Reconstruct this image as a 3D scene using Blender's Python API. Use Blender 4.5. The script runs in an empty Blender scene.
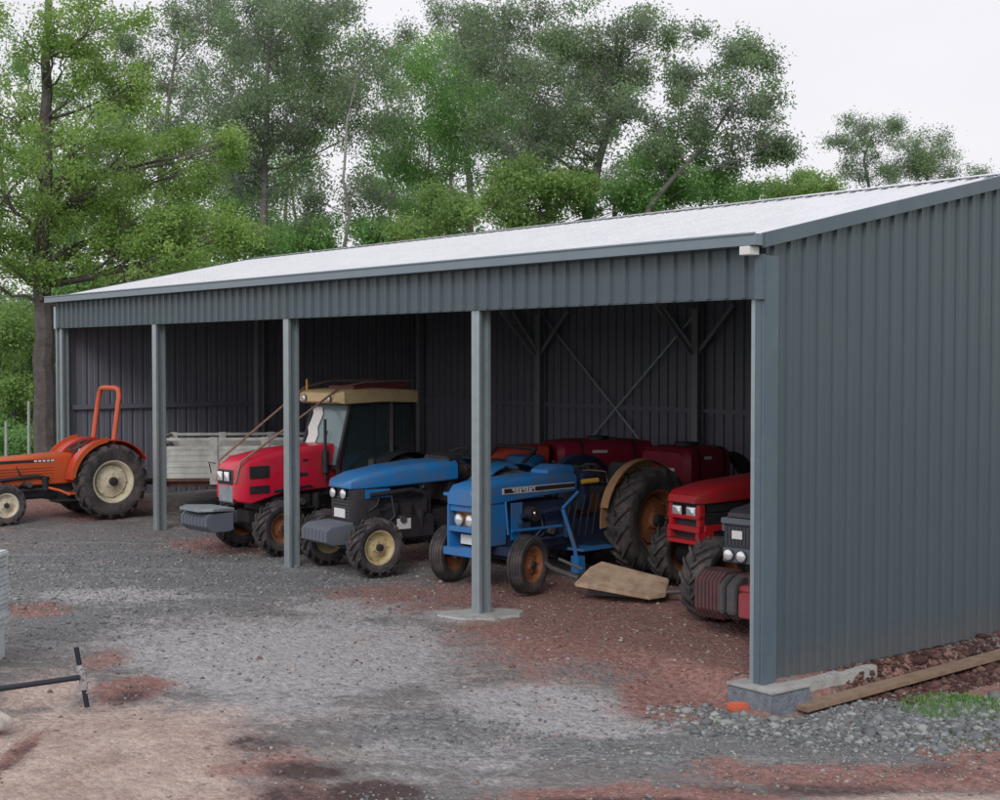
import bpy, bmesh, math, random
import numpy as np
from mathutils import Vector, Matrix

rnd = random.Random(7)
C = bpy.context.scene.collection
scene = bpy.context.scene
R = math.radians

# ------------------------------------------------------------------ camera
CAMH = 2.7
FPX = 1397.0                      # focal length in photo pixels (1000 wide)
PITCH = math.atan(43 / FPX)
cd = bpy.data.cameras.new('camera')
cam = bpy.data.objects.new('camera', cd)
C.objects.link(cam)
cam.location = (0, 0, CAMH)
cam.rotation_euler = (R(90) - PITCH, 0, 0)
cd.sensor_fit = 'HORIZONTAL'
cd.sensor_width = 36
cd.lens = 36 * FPX / 1000
cd.clip_start = 0.1
cd.clip_end = 3000
scene.camera = cam

# ------------------------------------------------------------------ world (bright overcast sky)
SUN_EL, SUN_AZ = R(34), R(196)     # sun high, behind and a little left of the viewer
w = bpy.data.worlds.new('World')
scene.world = w
w.use_nodes = True
nt = w.node_tree
for n in list(nt.nodes):
    nt.nodes.remove(n)
out = nt.nodes.new('ShaderNodeOutputWorld')
bg = nt.nodes.new('ShaderNodeBackground')
sky = nt.nodes.new('ShaderNodeTexSky')
sky.sky_type = 'NISHITA'
sky.sun_disc = False
sky.sun_elevation = SUN_EL
sky.sun_rotation = SUN_AZ
sky.air_density = 1.0
sky.dust_density = 3.0
tc = nt.nodes.new('ShaderNodeTexCoord')
mp = nt.nodes.new('ShaderNodeMapping')
mp.inputs['Scale'].default_value = (1.5, 1.5, 4)
ns = nt.nodes.new('ShaderNodeTexNoise')
ns.inputs['Scale'].default_value = 1.6
ns.inputs['Detail'].default_value = 5
cr = nt.nodes.new('ShaderNodeValToRGB')
cr.color_ramp.elements[0].position = 0.3
cr.color_ramp.elements[0].color = (7.9, 7.75, 8.15, 1)
cr.color_ramp.elements[1].position = 0.7
cr.color_ramp.elements[1].color = (8.8, 8.6, 8.95, 1)
mixn = nt.nodes.new('ShaderNodeMix')
mixn.data_type = 'RGBA'
mixn.inputs[0].default_value = 0.90
nt.links.new(tc.outputs['Generated'], mp.inputs['Vector'])
nt.links.new(mp.outputs['Vector'], ns.inputs['Vector'])
nt.links.new(ns.outputs['Fac'], cr.inputs['Fac'])
nt.links.new(sky.outputs['Color'], mixn.inputs[6])
nt.links.new(cr.outputs['Color'], mixn.inputs[7])
nt.links.new(mixn.outputs[2], bg.inputs['Color'])
bg.inputs['Strength'].default_value = 0.106
nt.links.new(bg.outputs['Background'], out.inputs['Surface'])

sl = bpy.data.lights.new('sun', 'SUN')
sl.energy = 1.1
sl.angle = R(25)
sl.color = (1.0, 0.97, 0.92)
so = bpy.data.objects.new('sun', sl)
C.objects.link(so)
sd = Vector((math.sin(SUN_AZ) * math.cos(SUN_EL), math.cos(SUN_AZ) * math.cos(SUN_EL), math.sin(SUN_EL)))
so.rotation_euler = sd.to_track_quat('Z', 'Y').to_euler()
so.location = (0, -5, 30)

scene.view_settings.view_transform = 'Standard'
scene.view_settings.look = 'None'
scene.view_settings.exposure = 0.12
scene.view_settings.gamma = 1
scene.view_settings.use_curve_mapping = False

# ------------------------------------------------------------------ frames of reference
P0 = (2.17, 11.46)                 # front right corner of the shed
UD = (-0.6245, 0.7810)             # along the open front, to the left and away
VD = (0.7810, 0.6245)              # into the shed
BAY, DEP, EAVE, FASC = 3.83, 7.45, 3.66, 3.19
PITCHR = math.tan(R(12.1))


def S(u, v, z=0.0):
    return Vector((P0[0] + UD[0] * u + VD[0] * v, P0[1] + UD[1] * u + VD[1] * v, z))


def UV(x, y):
    dx, dy = x - P0[0], y - P0[1]
    return dx * UD[0] + dy * UD[1], dx * VD[0] + dy * VD[1]


def sm(t):
    t = np.clip(t, 0, 1)
    return t * t * (3 - 2 * t)


def pix(px, py, depth):
    """point seen at photo pixel (px,py) at distance depth"""
    t = math.tan(PITCH)
    a = (400 - py) / FPX
    z = (a - t) / (1 + a * t)
    return Vector(((px - 500) / FPX * depth, depth, CAMH + z * depth))


def gpix(px, py, z=0.0):
    a = (400 - py) / FPX
    t = math.tan(PITCH)
    k = (a - t) / (1 + a * t)
    d = (z - CAMH) / k
    return Vector(((px - 500) / FPX * d, d, z))


def gz(x, y):
    x = np.asarray(x, float)
    y = np.asarray(y, float)
    u = (x - P0[0]) * UD[0] + (y - P0[1]) * UD[1]
    v = (x - P0[0]) * VD[0] + (y - P0[1]) * VD[1]
    z = 0.0012 * np.clip(u, 0, 17) ** 2
    front = 0.2 * sm((-v + 0.12) / 0.32) * (1 - sm((u - 0.25) / 1.6)) + 0.1 * sm((-v - .3) / 1.2) * sm((u - .25) / 1.6) * (1 - sm((u - 2.5) / 3))
    side = sm((-u - 0.02) / 0.26) * np.clip(0.24 - 0.03 * v, 0.05, 0.24) * sm((v + 0.6) / 0.6)
    z = z - np.maximum(front, side)
    return z


def bumps(x, y):
    b = (0.018 * np.sin(1.3 * x + 0.7 * y) * np.sin(0.9 * y - 0.4 * x + 1)
         + 0.010 * np.sin(3.1 * x + 1.7 * np.sin(1.1 * y)) * np.sin(2.7 * y + 0.6)
         + 0.006 * np.sin(7.3 * x + 2 * np.sin(2.3 * y)) * np.sin(6.1 * y + 1.5 * np.sin(3 * x)))
    u = (x - P0[0]) * UD[0] + (y - P0[1]) * UD[1]
    v = (x - P0[0]) * VD[0] + (y - P0[1]) * VD[1]
    for (c0, k_, d_) in ((5.1, -.25, .55), (7.0, -.5, .6), (9.0, -.9, .5), (12.6, -.8, .6)):    # ruts left by the tractors
        cc = c0 + k_ * np.clip(-v, 0, 9) ** 1.15 * .35
        for s_ in (-1, 1):
            e_ = (u - cc - s_ * d_) / .13
            b = b - .022 * np.exp(-e_ ** 2) * (v < 1.2) + .010 * np.exp(-((np.abs(e_) - 1.8) / .7) ** 2) * (v < 1.2)
    return b


def gh(x, y):
    return float(gz(x, y))


# ------------------------------------------------------------------ materials
MATS = {}


def mat(name, col, rough=0.6, metal=0.0, dirt=None, amt=0.35, scale=6.0, bump=0.0, bscale=40, spec=0.5, coat=0.0):
    if name in MATS:
        return MATS[name]
    m = bpy.data.materials.new(name)
    m.use_nodes = True
    t = m.node_tree
    b = t.nodes['Principled BSDF']
    b.inputs['Roughness'].default_value = rough
    b.inputs['Metallic'].default_value = metal
    b.inputs['Specular IOR Level'].default_value = spec
    b.inputs['Coat Weight'].default_value = coat
    b.inputs['Coat Roughness'].default_value = 0.2
    co = t.nodes.new('ShaderNodeTexCoord')
    n = t.nodes.new('ShaderNodeTexNoise')
    n.inputs['Scale'].default_value = scale
    n.inputs['Detail'].default_value = 8
    n.inputs['Roughness'].default_value = 0.65
    t.links.new(co.outputs['Object'], n.inputs['Vector'])
    r = t.nodes.new('ShaderNodeValToRGB')
    r.color_ramp.elements[0].position = 0.42
    r.color_ramp.elements[1].position = 0.72
    r.color_ramp.elements[0].color = (0, 0, 0, 1)
    r.color_ramp.elements[1].color = (amt, amt, amt, 1)
    t.links.new(n.outputs['Fac'], r.inputs['Fac'])
    mx = t.nodes.new('ShaderNodeMix')
    mx.data_type = 'RGBA'
    mx.inputs[6].default_value = (*col, 1)
    d = dirt if dirt else tuple(c * 0.7 for c in col)
    mx.inputs[7].default_value = (*d, 1)
    t.links.new(r.outputs['Color'], mx.inputs[0])
    t.links.new(mx.outputs[2], b.inputs['Base Color'])
    if bump > 0:
        n2 = t.nodes.new('ShaderNodeTexNoise')
        n2.inputs['Scale'].default_value = bscale
        n2.inputs['Detail'].default_value = 6
        t.links.new(co.outputs['Object'], n2.inputs['Vector'])
        bp = t.nodes.new('ShaderNodeBump')
        bp.inputs['Strength'].default_value = bump
        bp.inputs['Distance'].default_value = 0.02
        t.links.new(n2.outputs['Fac'], bp.inputs['Height'])
        t.links.new(bp.outputs['Normal'], b.inputs['Normal'])
    MATS[name] = m
    return m


DUST = (0.16, 0.11, 0.085)
M_CLAD = mat('cladding_paint', (0.074, 0.102, 0.124), 0.36, 0.0, (0.09, 0.117, 0.132), 0.5, 1.2, 0.02, 3)
def splash(m):
    t = m.node_tree
    b = t.nodes['Principled BSDF']
    src = b.inputs['Base Color'].links[0].from_socket
    co = t.nodes.new('ShaderNodeTexCoord')
    se = t.nodes.new('ShaderNodeSeparateXYZ')
    t.links.new(co.outputs['Object'], se.inputs[0])
    mr = t.nodes.new('ShaderNodeMapRange')
    mr.inputs['From Min'].default_value = 0.75
    mr.inputs['From Max'].default_value = 0.0
    mr.inputs['To Min'].default_value = -0.22
    mr.inputs['To Max'].default_value = 0.26
    t.links.new(se.outputs[2], mr.inputs['Value'])
    n = t.nodes.new('ShaderNodeTexNoise')
    n.inputs['Scale'].default_value = 16
    n.inputs['Detail'].default_value = 9
    n.inputs['Roughness'].default_value = 0.75
    t.links.new(co.outputs['Object'], n.inputs['Vector'])
    ad = t.nodes.new('ShaderNodeMath')
    t.links.new(n.outputs['Fac'], ad.inputs[0])
    t.links.new(mr.outputs['Result'], ad.inputs[1])
    r = t.nodes.new('ShaderNodeValToRGB')
    r.color_ramp.elements[0].position = 0.56
    r.color_ramp.elements[1].position = 0.74
    r.color_ramp.elements[1].color = (.4, .4, .4, 1)
    t.links.new(ad.outputs[0], r.inputs['Fac'])
    mx = t.nodes.new('ShaderNodeMix')
    mx.data_type = 'RGBA'
    t.links.new(r.outputs['Color'], mx.inputs[0])
    t.links.new(src, mx.inputs[6])
    mx.inputs[7].default_value = (0.14, 0.115, 0.105, 1)
    t.links.new(mx.outputs[2], b.inputs['Base Color'])


splash(M_CLAD)
M_CLADIN = mat('cladding_reverse', (0.19, 0.20, 0.245), 0.4, 0.0, (0.15, 0.145, 0.195), 0.5, 1.5)
M_TRIM = mat('trim_paint', (0.092, 0.128, 0.162), 0.4, 0, (0.15, 0.19, 0.21), 0.4, 3)
M_GUT = mat('gutter_paint', (0.19, 0.24, 0.28), 0.35, 0, None, 0.3, 3)
M_ROOF = mat('zincalume', (0.88, 0.89, 0.92), 0.24, 0.7, (0.70, 0.72, 0.77), 0.5, 2.2, 0.12, 6)
M_GALV = mat('galvanised', (0.40, 0.46, 0.49), 0.32, 0.5, (0.28, 0.34, 0.38), 0.5, 9)
M_CAP = mat('white_cap', (0.75, 0.74, 0.76), 0.5)
M_CONC = mat('concrete', (0.40, 0.41, 0.40), 0.9, 0, (0.25, 0.23, 0.22), 0.8, 7, 0.5, 60)
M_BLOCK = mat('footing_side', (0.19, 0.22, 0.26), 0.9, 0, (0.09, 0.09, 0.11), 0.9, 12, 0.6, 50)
M_TYRE = mat('tyre_rubber', (0.040, 0.037, 0.042), 0.85, 0, (0.15, 0.12, 0.115), 0.85, 6, 0.3, 50)
M_BLACK = mat('black_iron', (0.022, 0.022, 0.028), 0.6, 0.0, (0.07, 0.055, 0.05), 0.5, 8, 0.2, 40)
M_GREYIRON = mat('grey_iron', (0.075, 0.08, 0.09), 0.6, 0.2, DUST, 0.5, 9, 0.2, 40)
M_ORANGE = mat('orange_paint', (0.60, 0.10, 0.025), 0.45, 0, (0.35, 0.10, 0.05), 0.6, 5, coat=.2)
M_REDOR = mat('red_orange_paint', (0.50, 0.045, 0.02), 0.45, 0, (0.3, 0.06, 0.04), 0.5, 5)
M_HOOP = mat('hoop_paint', (0.62, 0.11, 0.05), 0.5, 0, (0.40, 0.10, 0.06), 0.5, 5)
M_RED = mat('red_paint', (0.70, 0.010, 0.05), 0.38, 0, (0.30, 0.07, 0.075), 0.8, 4, coat=.3)
M_RED2 = mat('deep_red_paint', (0.56, 0.012, 0.025), 0.4, 0, (0.26, 0.06, 0.055), 0.8, 4, coat=.3)
M_MAROON = mat('maroon_plastic', (0.30, 0.012, 0.04), 0.42, 0, (0.18, 0.02, 0.035), 0.5, 3)
M_BLUE = mat('bright_blue_paint', (0.012, 0.19, 0.52), 0.42, 0, (0.13, 0.15, 0.20), 0.75, 4, coat=.3)
M_BLUE2 = mat('old_blue_paint', (0.012, 0.19, 0.53), 0.48, 0, (0.12, 0.13, 0.17), 0.9, 5, coat=.2)
M_DKBLUE = mat('dark_blue_iron', (0.02, 0.04, 0.10), 0.55, 0, (0.06, 0.05, 0.05), 0.6, 8)
M_WT = mat('weight_paint', (0.11, 0.13, 0.17), 0.6, 0, (0.15, 0.14, 0.14), 0.6, 8, 0.2, 40)
M_WT2 = mat('weight_light', (0.24, 0.28, 0.31), 0.6, 0, (0.14, 0.14, 0.14), 0.6, 8)
M_WT3 = mat('weight_red', (0.115, 0.048, 0.05), 0.7, 0, (0.05, 0.04, 0.045), 0.9, 9)
M_CREAM = mat('cream_rim', (0.62, 0.52, 0.30), 0.5, 0, (0.30, 0.2, 0.12), 0.7, 9)
M_CREAM2 = mat('pale_rim', (0.66, 0.62, 0.48), 0.5, 0, (0.38, 0.28, 0.18), 0.6, 9)
M_RUST = mat('rusty_orange', (0.34, 0.13, 0.06), 0.7, 0, (0.16, 0.075, 0.045), 0.8, 10)
M_OCHRE = mat('ochre_panel', (0.38, 0.22, 0.115), 0.65, 0, (0.22, 0.11, 0.06), 0.7, 7)
M_TAN = mat('tan_sheet', (0.46, 0.34, 0.24), 0.7, 0, (0.22, 0.14, 0.10), 1.0, 5)
M_CABTAN = mat('cab_roof_tan', (0.72, 0.55, 0.30), 0.5, 0, (0.40, 0.28, 0.16), 0.5, 4)
M_WHITE = mat('white_label', (0.75, 0.75, 0.76), 0.5, 0, (0.5, 0.5, 0.5), 0.4, 20)
M_CHROME = mat('chrome', (0.8, 0.8, 0.82), 0.15, 1.0)
M_TRAILER = mat('trailer_zinc', (0.56, 0.58, 0.56), 0.6, 0.1, (0.27, 0.25, 0.23), 0.7, 5)
M_WOODBROWN = mat('brown_rail', (0.27, 0.17, 0.13), 0.6, 0, (0.16, 0.1, 0.09), 0.6, 8)
M_PLANK = mat('weathered_plank', (0.27, 0.19, 0.13), 0.85, 0, (0.14, 0.09, 0.07), 0.8, 8, 0.4, 30)
M_BRICK = mat('orange_brick', (0.62, 0.14, 0.07), 0.85, 0, (0.4, 0.12, 0.08), 0.6, 20)
M_PIPE = mat('black_pipe', (0.014, 0.018, 0.03), 0.45)
M_TAPE = mat('pale_tape', (0.45, 0.43, 0.45), 0.6, 0, (0.08, 0.06, 0.06), 1.0, 45)
M_STACK = mat('pale_sheet', (0.60, 0.66, 0.68), 0.5, 0, (0.35, 0.36, 0.36), 0.6, 8)
M_STONE = mat('pale_stone', (0.5, 0.46, 0.42), 0.9, 0, (0.3, 0.25, 0.2), 0.6, 10, 0.4, 30)
M_YEL = mat('yellow_cap', (0.65, 0.40, 0.06), 0.5)
M_PICKET = mat('grey_picket', (0.42, 0.44, 0.43), 0.8, 0, (0.25, 0.27, 0.25), 0.7, 9)
M_SEAT = mat('seat_vinyl', (0.03, 0.03, 0.035), 0.5)


def glass_mat(name, col, rough, alpha):
    m = bpy.data.materials.new(name)
    m.use_nodes = True
    b = m.node_tree.nodes['Principled BSDF']
    b.inputs['Base Color'].default_value = (*col, 1)
    b.inputs['Roughness'].default_value = rough
    b.inputs['Alpha'].default_value = alpha
    b.inputs['Specular IOR Level'].default_value = 0.8
    MATS[name] = m
    return m


M_GLASS = glass_mat('cab_glass', (0.03, 0.05, 0.055), 0.04, 0.8)
M_WIND = glass_mat('windscreen_glass', (0.22, 0.34, 0.36), 0.12, 0.75)
M_LENS = glass_mat('headlight_lens', (0.85, 0.88, 0.92), 0.08, 1.0)
MATS['headlight_lens'].node_tree.nodes['Principled BSDF'].inputs['Metallic'].default_value = 0.55


def leaf_mat(name, c1, c2, c3, trans=0.35):
    m = bpy.data.materials.new(name)
    m.use_nodes = True
    t = m.node_tree
    t.nodes.clear()
    o = t.nodes.new('ShaderNodeOutputMaterial')
    at = t.nodes.new('ShaderNodeAttribute')
    at.attribute_name = 'tint'
    r = t.nodes.new('ShaderNodeValToRGB')
    r.color_ramp.elements[0].color = (*c1, 1)
    r.color_ramp.elements[1].color = (*c3, 1)
    e = r.color_ramp.elements.new(0.5)
    e.color = (*c2, 1)
    t.links.new(at.outputs['Fac'], r.inputs['Fac'])
    b = t.nodes.new('ShaderNodeBsdfPrincipled')
    b.inputs['Roughness'].default_value = 0.5
    b.inputs['Specular IOR Level'].default_value = 0.4
    tr = t.nodes.new('ShaderNodeBsdfTranslucent')
    mx = t.nodes.new('ShaderNodeMixShader')
    mx.inputs[0].default_value = trans
    t.links.new(r.outputs['Color'], b.inputs['Base Color'])
    t.links.new(r.outputs['Color'], tr.inputs['Color'])
    t.links.new(b.outputs[0], mx.inputs[1])
    t.links.new(tr.outputs[0], mx.inputs[2])
    t.links.new(mx.outputs[0], o.inputs['Surface'])
    return m


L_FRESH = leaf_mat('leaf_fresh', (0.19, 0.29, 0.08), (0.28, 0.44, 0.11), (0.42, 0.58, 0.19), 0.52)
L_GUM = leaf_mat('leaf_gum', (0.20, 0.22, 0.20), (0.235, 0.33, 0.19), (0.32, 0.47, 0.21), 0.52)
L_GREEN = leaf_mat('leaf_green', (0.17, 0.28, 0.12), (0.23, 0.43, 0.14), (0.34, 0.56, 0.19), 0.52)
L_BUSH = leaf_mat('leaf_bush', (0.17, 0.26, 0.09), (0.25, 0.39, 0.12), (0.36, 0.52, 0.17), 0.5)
M_BARK = mat('bark_dark', (0.085, 0.07, 0.07), 0.9, 0, (0.17, 0.16, 0.15), 0.7, 5, 0.8, 18)
M_BARKG = mat('bark_gum', (0.19, 0.175, 0.18), 0.85, 0, (0.10, 0.085, 0.09), 0.7, 3, 0.3, 12)
M_BARKP = mat('bark_pale', (0.34, 0.31, 0.31), 0.85, 0, (0.18, 0.16, 0.16), 0.7, 3, 0.3, 12)


# ------------------------------------------------------------------ mesh helpers
class MB:
    def __init__(self):
        self.v, self.f = [], []

    def add(self, vs, fs):
        o = len(self.v)
        self.v += [tuple(p) for p in vs]
        self.f += [tuple(i + o for i in f) for f in fs]
        return self

    def box(self, x0, x1, y0, y1, z0, z1, mtx=None):
        vs = [Vector(p) for p in ((x0, y0, z0), (x1, y0, z0), (x1, y1, z0), (x0, y1, z0), (x0, y0, z1), (x1, y0, z1), (x1, y1, z1), (x0, y1, z1))]
        if mtx is not None:
            vs = [mtx @ p for p in vs]
        fs = [(0, 3, 2, 1), (4, 5, 6, 7), (0, 1, 5, 4), (1, 2, 6, 5), (2, 3, 7, 6), (3, 0, 4, 7)]
        return self.add(vs, fs)

    def cbox(self, c, s, rot=None):
        m = Matrix.Translation(Vector(c))
        if rot is not None:
            m = m @ rot.to_4x4()
        return self.box(-s[0] / 2, s[0] / 2, -s[1] / 2, s[1] / 2, -s[2] / 2, s[2] / 2, m)

    def tube(self, pts, rad, n=8, closed=False, cap=True):
        pts = [Vector(p) for p in pts]
        k = len(pts)
        rs = rad if isinstance(rad, (list, tuple)) else [rad] * k
        rings = []
        up = None
        for i in range(k):
            if closed:
                d = pts[(i + 1) % k] - pts[i - 1]
            else:
                d = pts[min(i + 1, k - 1)] - pts[max(i - 1, 0)]
            d.normalize()
            if up is None:
                a = Vector((0, 0, 1)) if abs(d.z) < 0.9 else Vector((1, 0, 0))
            else:
                a = up
            s = d.cross(a)
            s.normalize()
            up = s.cross(d)
            up.normalize()
            rings.append([pts[i] + (s * math.cos(2 * math.pi * j / n) + up * math.sin(2 * math.pi * j / n)) * rs[i] for j in range(n)])
        vs = [p for r_ in rings for p in r_]
        fs = []
        for i in range(k if closed else k - 1):
            a, b = i * n, ((i + 1) % k) * n
            for j in range(n):
                fs.append((a + j, a + (j + 1) % n, b + (j + 1) % n, b + j))
        if cap and not closed:
            fs.append(tuple(range(n - 1, -1, -1)))
            fs.append(tuple((k - 1) * n + j for j in range(n)))
        return self.add(vs, fs)

    def loft(self, secs, cap=True):
        n = len(secs[0])
        vs = [p for s in secs for p in s]
        fs = []
        for i in range(len(secs) - 1):
            a, b = i * n, (i + 1) * n
            for j in range(n):
                fs.append((a + j, a + (j + 1) % n, b + (j + 1) % n, b + j))
        if cap:
            fs.append(tuple(range(n - 1, -1, -1)))
            fs.append(tuple((len(secs) - 1) * n + j for j in range(n)))
        return self.add(vs, fs)

    def rev(self, prof, c=(0, 0, 0), n=40):
        """revolve (y, r) profile about the y axis through c"""
        vs, fs = [], []
        k = len(prof)
        for i in range(n):
            a = 2 * math.pi * i / n
            for (y, r_) in prof:
                vs.append((c[0] + r_ * math.cos(a), c[1] + y, c[2] + r_ * math.sin(a)))
        for i in range(n):
            for j in range(k - 1):
                a, b = i * k + j, ((i + 1) % n) * k + j
                fs.append((a, b, b + 1, a + 1))
        return self.add(vs, fs)

    def build(self, name, m, parent=None, smooth=False, bevel=0.0, wn=False):
        me = bpy.data.meshes.new(name)
        me.from_pydata(self.v, [], self.f)
        me.materials.append(m)
        bm = bmesh.new()
        bm.from_mesh(me)
        bmesh.ops.recalc_face_normals(bm, faces=bm.faces)
        if bevel > 0:
            bmesh.ops.remove_doubles(bm, verts=bm.verts, dist=1e-5)
            es = [e for e in bm.edges if len(e.link_faces) == 2 and e.calc_face_angle() > 0.5]
            bmesh.ops.bevel(bm, geom=es, offset=bevel, segments=2, affect='EDGES', clamp_overlap=True)
        bm.to_mesh(me)
        bm.free()
        if smooth or bevel > 0:
            me.polygons.foreach_set('use_smooth', [True] * len(me.polygons))
            if hasattr(me, 'set_sharp_from_angle'):
                me.set_sharp_from_angle(angle=R(35))
        o = bpy.data.objects.new(name, me)
        C.objects.link(o)
        if parent:
            o.parent = parent
        return o


def rrect(x, hw, z0, z1, r=0.05, n=4, yc=0.0, rb=None):
    """rounded rectangle section in the plane x; rounder at the top"""
    rb = r * 0.3 if rb is None else rb
    pts = []
    for (cy, cz, a0, rr) in ((hw - r, z1 - r, 0, r), (-hw + r, z1 - r, 90, r), (-hw + rb, z0 + rb, 180, rb), (hw - rb, z0 + rb, 270, rb)):
        for i in range(n + 1):
            a = R(a0 + 90 * i / n)
            pts.append((x, yc + cy + rr * math.cos(a), cz + rr * math.sin(a)))
    return pts


def thing(name, label, cat, loc=(0, 0, 0), rz=0.0, group=None):
    o = bpy.data.objects.new(name, None)
    o.empty_display_size = 0.3
    C.objects.link(o)
    o.location = loc
    o.rotation_euler = (0, 0, rz)
    return tag(o, label, cat, group)


def tag(o, label=None, cat=None, group=None, kind=None):
    if label:
        o['label'] = label
    if cat:
        o['category'] = cat
    if group:
        o['group'] = group
    if kind:
        o['kind'] = kind
    return o


# ------------------------------------------------------------------ ground
def axis(lo, hi, step, far_lo, far_hi):
    a = list(np.arange(lo, hi + 1e-6, step))
    s, x = step, lo
    pre = []
    while x > far_lo:
        s *= 1.25
        x -= s
        pre.append(x)
    s, x = step, hi
    post = []
    while x < far_hi:
        s *= 1.25
        x += s
        post.append(x)
    return np.array(pre[::-1] + a + post)


def patches(X, Y):
    """real soil patches of the yard, in ground coordinates"""
    ch = {k: np.zeros_like(X) for k in 'RPTGDV'}
    data = [  # x px, y px, half width, half height, channel, strength
        (655, 635, 190, 36, 'R', 1.0), (600, 600, 220, 24, 'R', 0.8), (700, 682, 75, 20, 'R', 1.3), (560, 650, 90, 16, 'R', 0.7),
        (28, 618, 36, 6, 'R', 1.4), (75, 524, 75, 12, 'R', 0.9), (230, 556, 60, 8, 'R', 0.9), (420, 598, 110, 10, 'R', 0.7),
        (130, 684, 35, 12, 'R', 1.0), (640, 772, 190, 10, 'R', 0.9), (880, 752, 170, 13, 'R', 1.2), (970, 722, 50, 25, 'R', 1.2),
        (330, 775, 80, 16, 'R', 0.8), (100, 660, 25, 12, 'R', 0.5), (730, 740, 40, 8, 'R', .6), (430, 560, 120, 12, 'R', .6),
        (10, 745, 12, 30, 'R', .9), (700, 600, 60, 20, 'R', .6), (900, 668, 110, 30, 'R', 1.4),
        (300, 655, 150, 32, 'P', 1.0), (390, 650, 60, 28, 'P', .8), (250, 700, 130, 22, 'P', 0.5), (540, 690, 100, 14, 'P', 1.0), (600, 706, 90, 8, 'P', 0.9),
        (360, 612, 90, 14, 'P', .6), (110, 603, 100, 8, 'P', 0.7), (480, 619, 48, 7, 'P', 1.6), (880, 688, 70, 10, 'P', .3), (450, 740, 140, 25, 'P', .4),
        (110, 590, 220, 40, 'G', .8), (300, 590, 150, 20, 'G', .5), (700, 722, 160, 24, 'G', 1.1), (870, 722, 120, 22, 'G', 1.2), (480, 715, 120, 20, 'G', 0.8), (420, 775, 90, 12, 'G', .6), (70, 630, 60, 20, 'G', .6),
        (70, 745, 170, 48, 'T', 1.3), (200, 795, 150, 28, 'T', 1.2), (40, 690, 45, 18, 'T', 0.9), (760, 796, 330, 19, 'T', 1.5), (960, 778, 130, 12, 'T', 1.1), (160, 710, 90, 20, 'T', 0.5), (560, 798, 120, 10, 'T', 1.0), (180, 520, 60, 10, 'T', .3),
        (370, 768, 60, 12, 'D', 1.1), (255, 733, 45, 9, 'D', .7), (305, 752, 50, 9, 'D', .8), (280, 745, 70, 14, 'R', .5), (200, 640, 110, 24, 'P', .6), (700, 650, 90, 30, 'R', .5), (820, 765, 150, 9, 'D', .6), (620, 778, 120, 7, 'D', .7), (300, 772, 60, 12, 'D', .7), (460, 782, 60, 10, 'D', .8), (940, 745, 60, 10, 'D', .5), (240, 752, 40, 8, 'R', .6), (130, 690, 24, 10, 'D', 0.7), (840, 672, 60, 14, 'D', 0.6), (10, 750, 14, 22, 'D', 0.6), (500, 790, 60, 8, 'D', 0.6),
        (962, 704, 34, 12, 'V', 1.3), (990, 690, 20, 8, 'V', .7),
    ]
    for (px, py, rx, ry, k, s) in data:
        c = gpix(px, py, -0.03)
        a = rx * c.y / FPX
        b = ry * c.y * c.y / (FPX * CAMH)
        d = ((X - c.x) / a) ** 2 + ((Y - c.y) / b) ** 2
        ch[k] = np.maximum(ch[k], s * np.exp(-0.9 * d ** 1.3))
    return ch


def make_ground():
    xs = axis(-9.0, 6.5, 0.06, -700, 700)
    ys = axis(7.6, 24.0, 0.07, -300, 1500)
    X, Y = np.meshgrid(xs, ys)
    U = (X - P0[0]) * UD[0] + (Y - P0[1]) * UD[1]
    V = (X - P0[0]) * VD[0] + (Y - P0[1]) * VD[1]
    near = (1 - sm((np.abs(X) - 12) / 10)) * (1 - sm((Y - 30) / 20))
    rng = np.random.default_rng(3)
    Z = gz(X, Y) + bumps(X, Y) * near + rng.normal(0, 0.003, X.shape) * near
    nx, ny = len(xs), len(ys)
    me = bpy.data.meshes.new('ground')
    me.vertices.add(nx * ny)
    me.vertices.foreach_set('co', np.stack([X, Y, Z], -1).ravel())
    idx = np.arange(nx * ny).reshape(ny, nx)
    q = np.stack([idx[:-1, :-1], idx[:-1, 1:], idx[1:, 1:], idx[1:, :-1]], -1).reshape(-1, 4)
    me.loops.add(q.size)
    me.loops.foreach_set('vertex_index', q.ravel())
    me.polygons.add(len(q))
    me.polygons.foreach_set('loop_start', np.arange(0, q.size, 4))
    me.polygons.foreach_set('loop_total', np.full(len(q), 4))
    me.update()
    me.polygons.foreach_set('use_smooth', np.ones(len(q), bool))
    ch = patches(X, Y)
    # away from the yard: grass
    V2 = np.maximum(ch['V'], np.maximum(sm((U - 17.0) / 2.0), np.maximum(sm((V - 8) / 2), sm((-U - 5) / 2))))
    a1 = me.color_attributes.new('patchA', 'FLOAT_COLOR', 'POINT')
    a1.data.foreach_set('color', np.stack([ch['R'], ch['P'], ch['T'], np.ones_like(X)], -1).astype(np.float32).ravel())
    a2 = me.color_attributes.new('patchB', 'FLOAT_COLOR', 'POINT')
    a2.data.foreach_set('color', np.stack([ch['G'], ch['D'], V2, np.ones_like(X)], -1).astype(np.float32).ravel())
    o = bpy.data.objects.new('ground', me)
    C.objects.link(o)
    o['kind'] = 'structure'
    me.materials.append(ground_mat())
    return o


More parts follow.
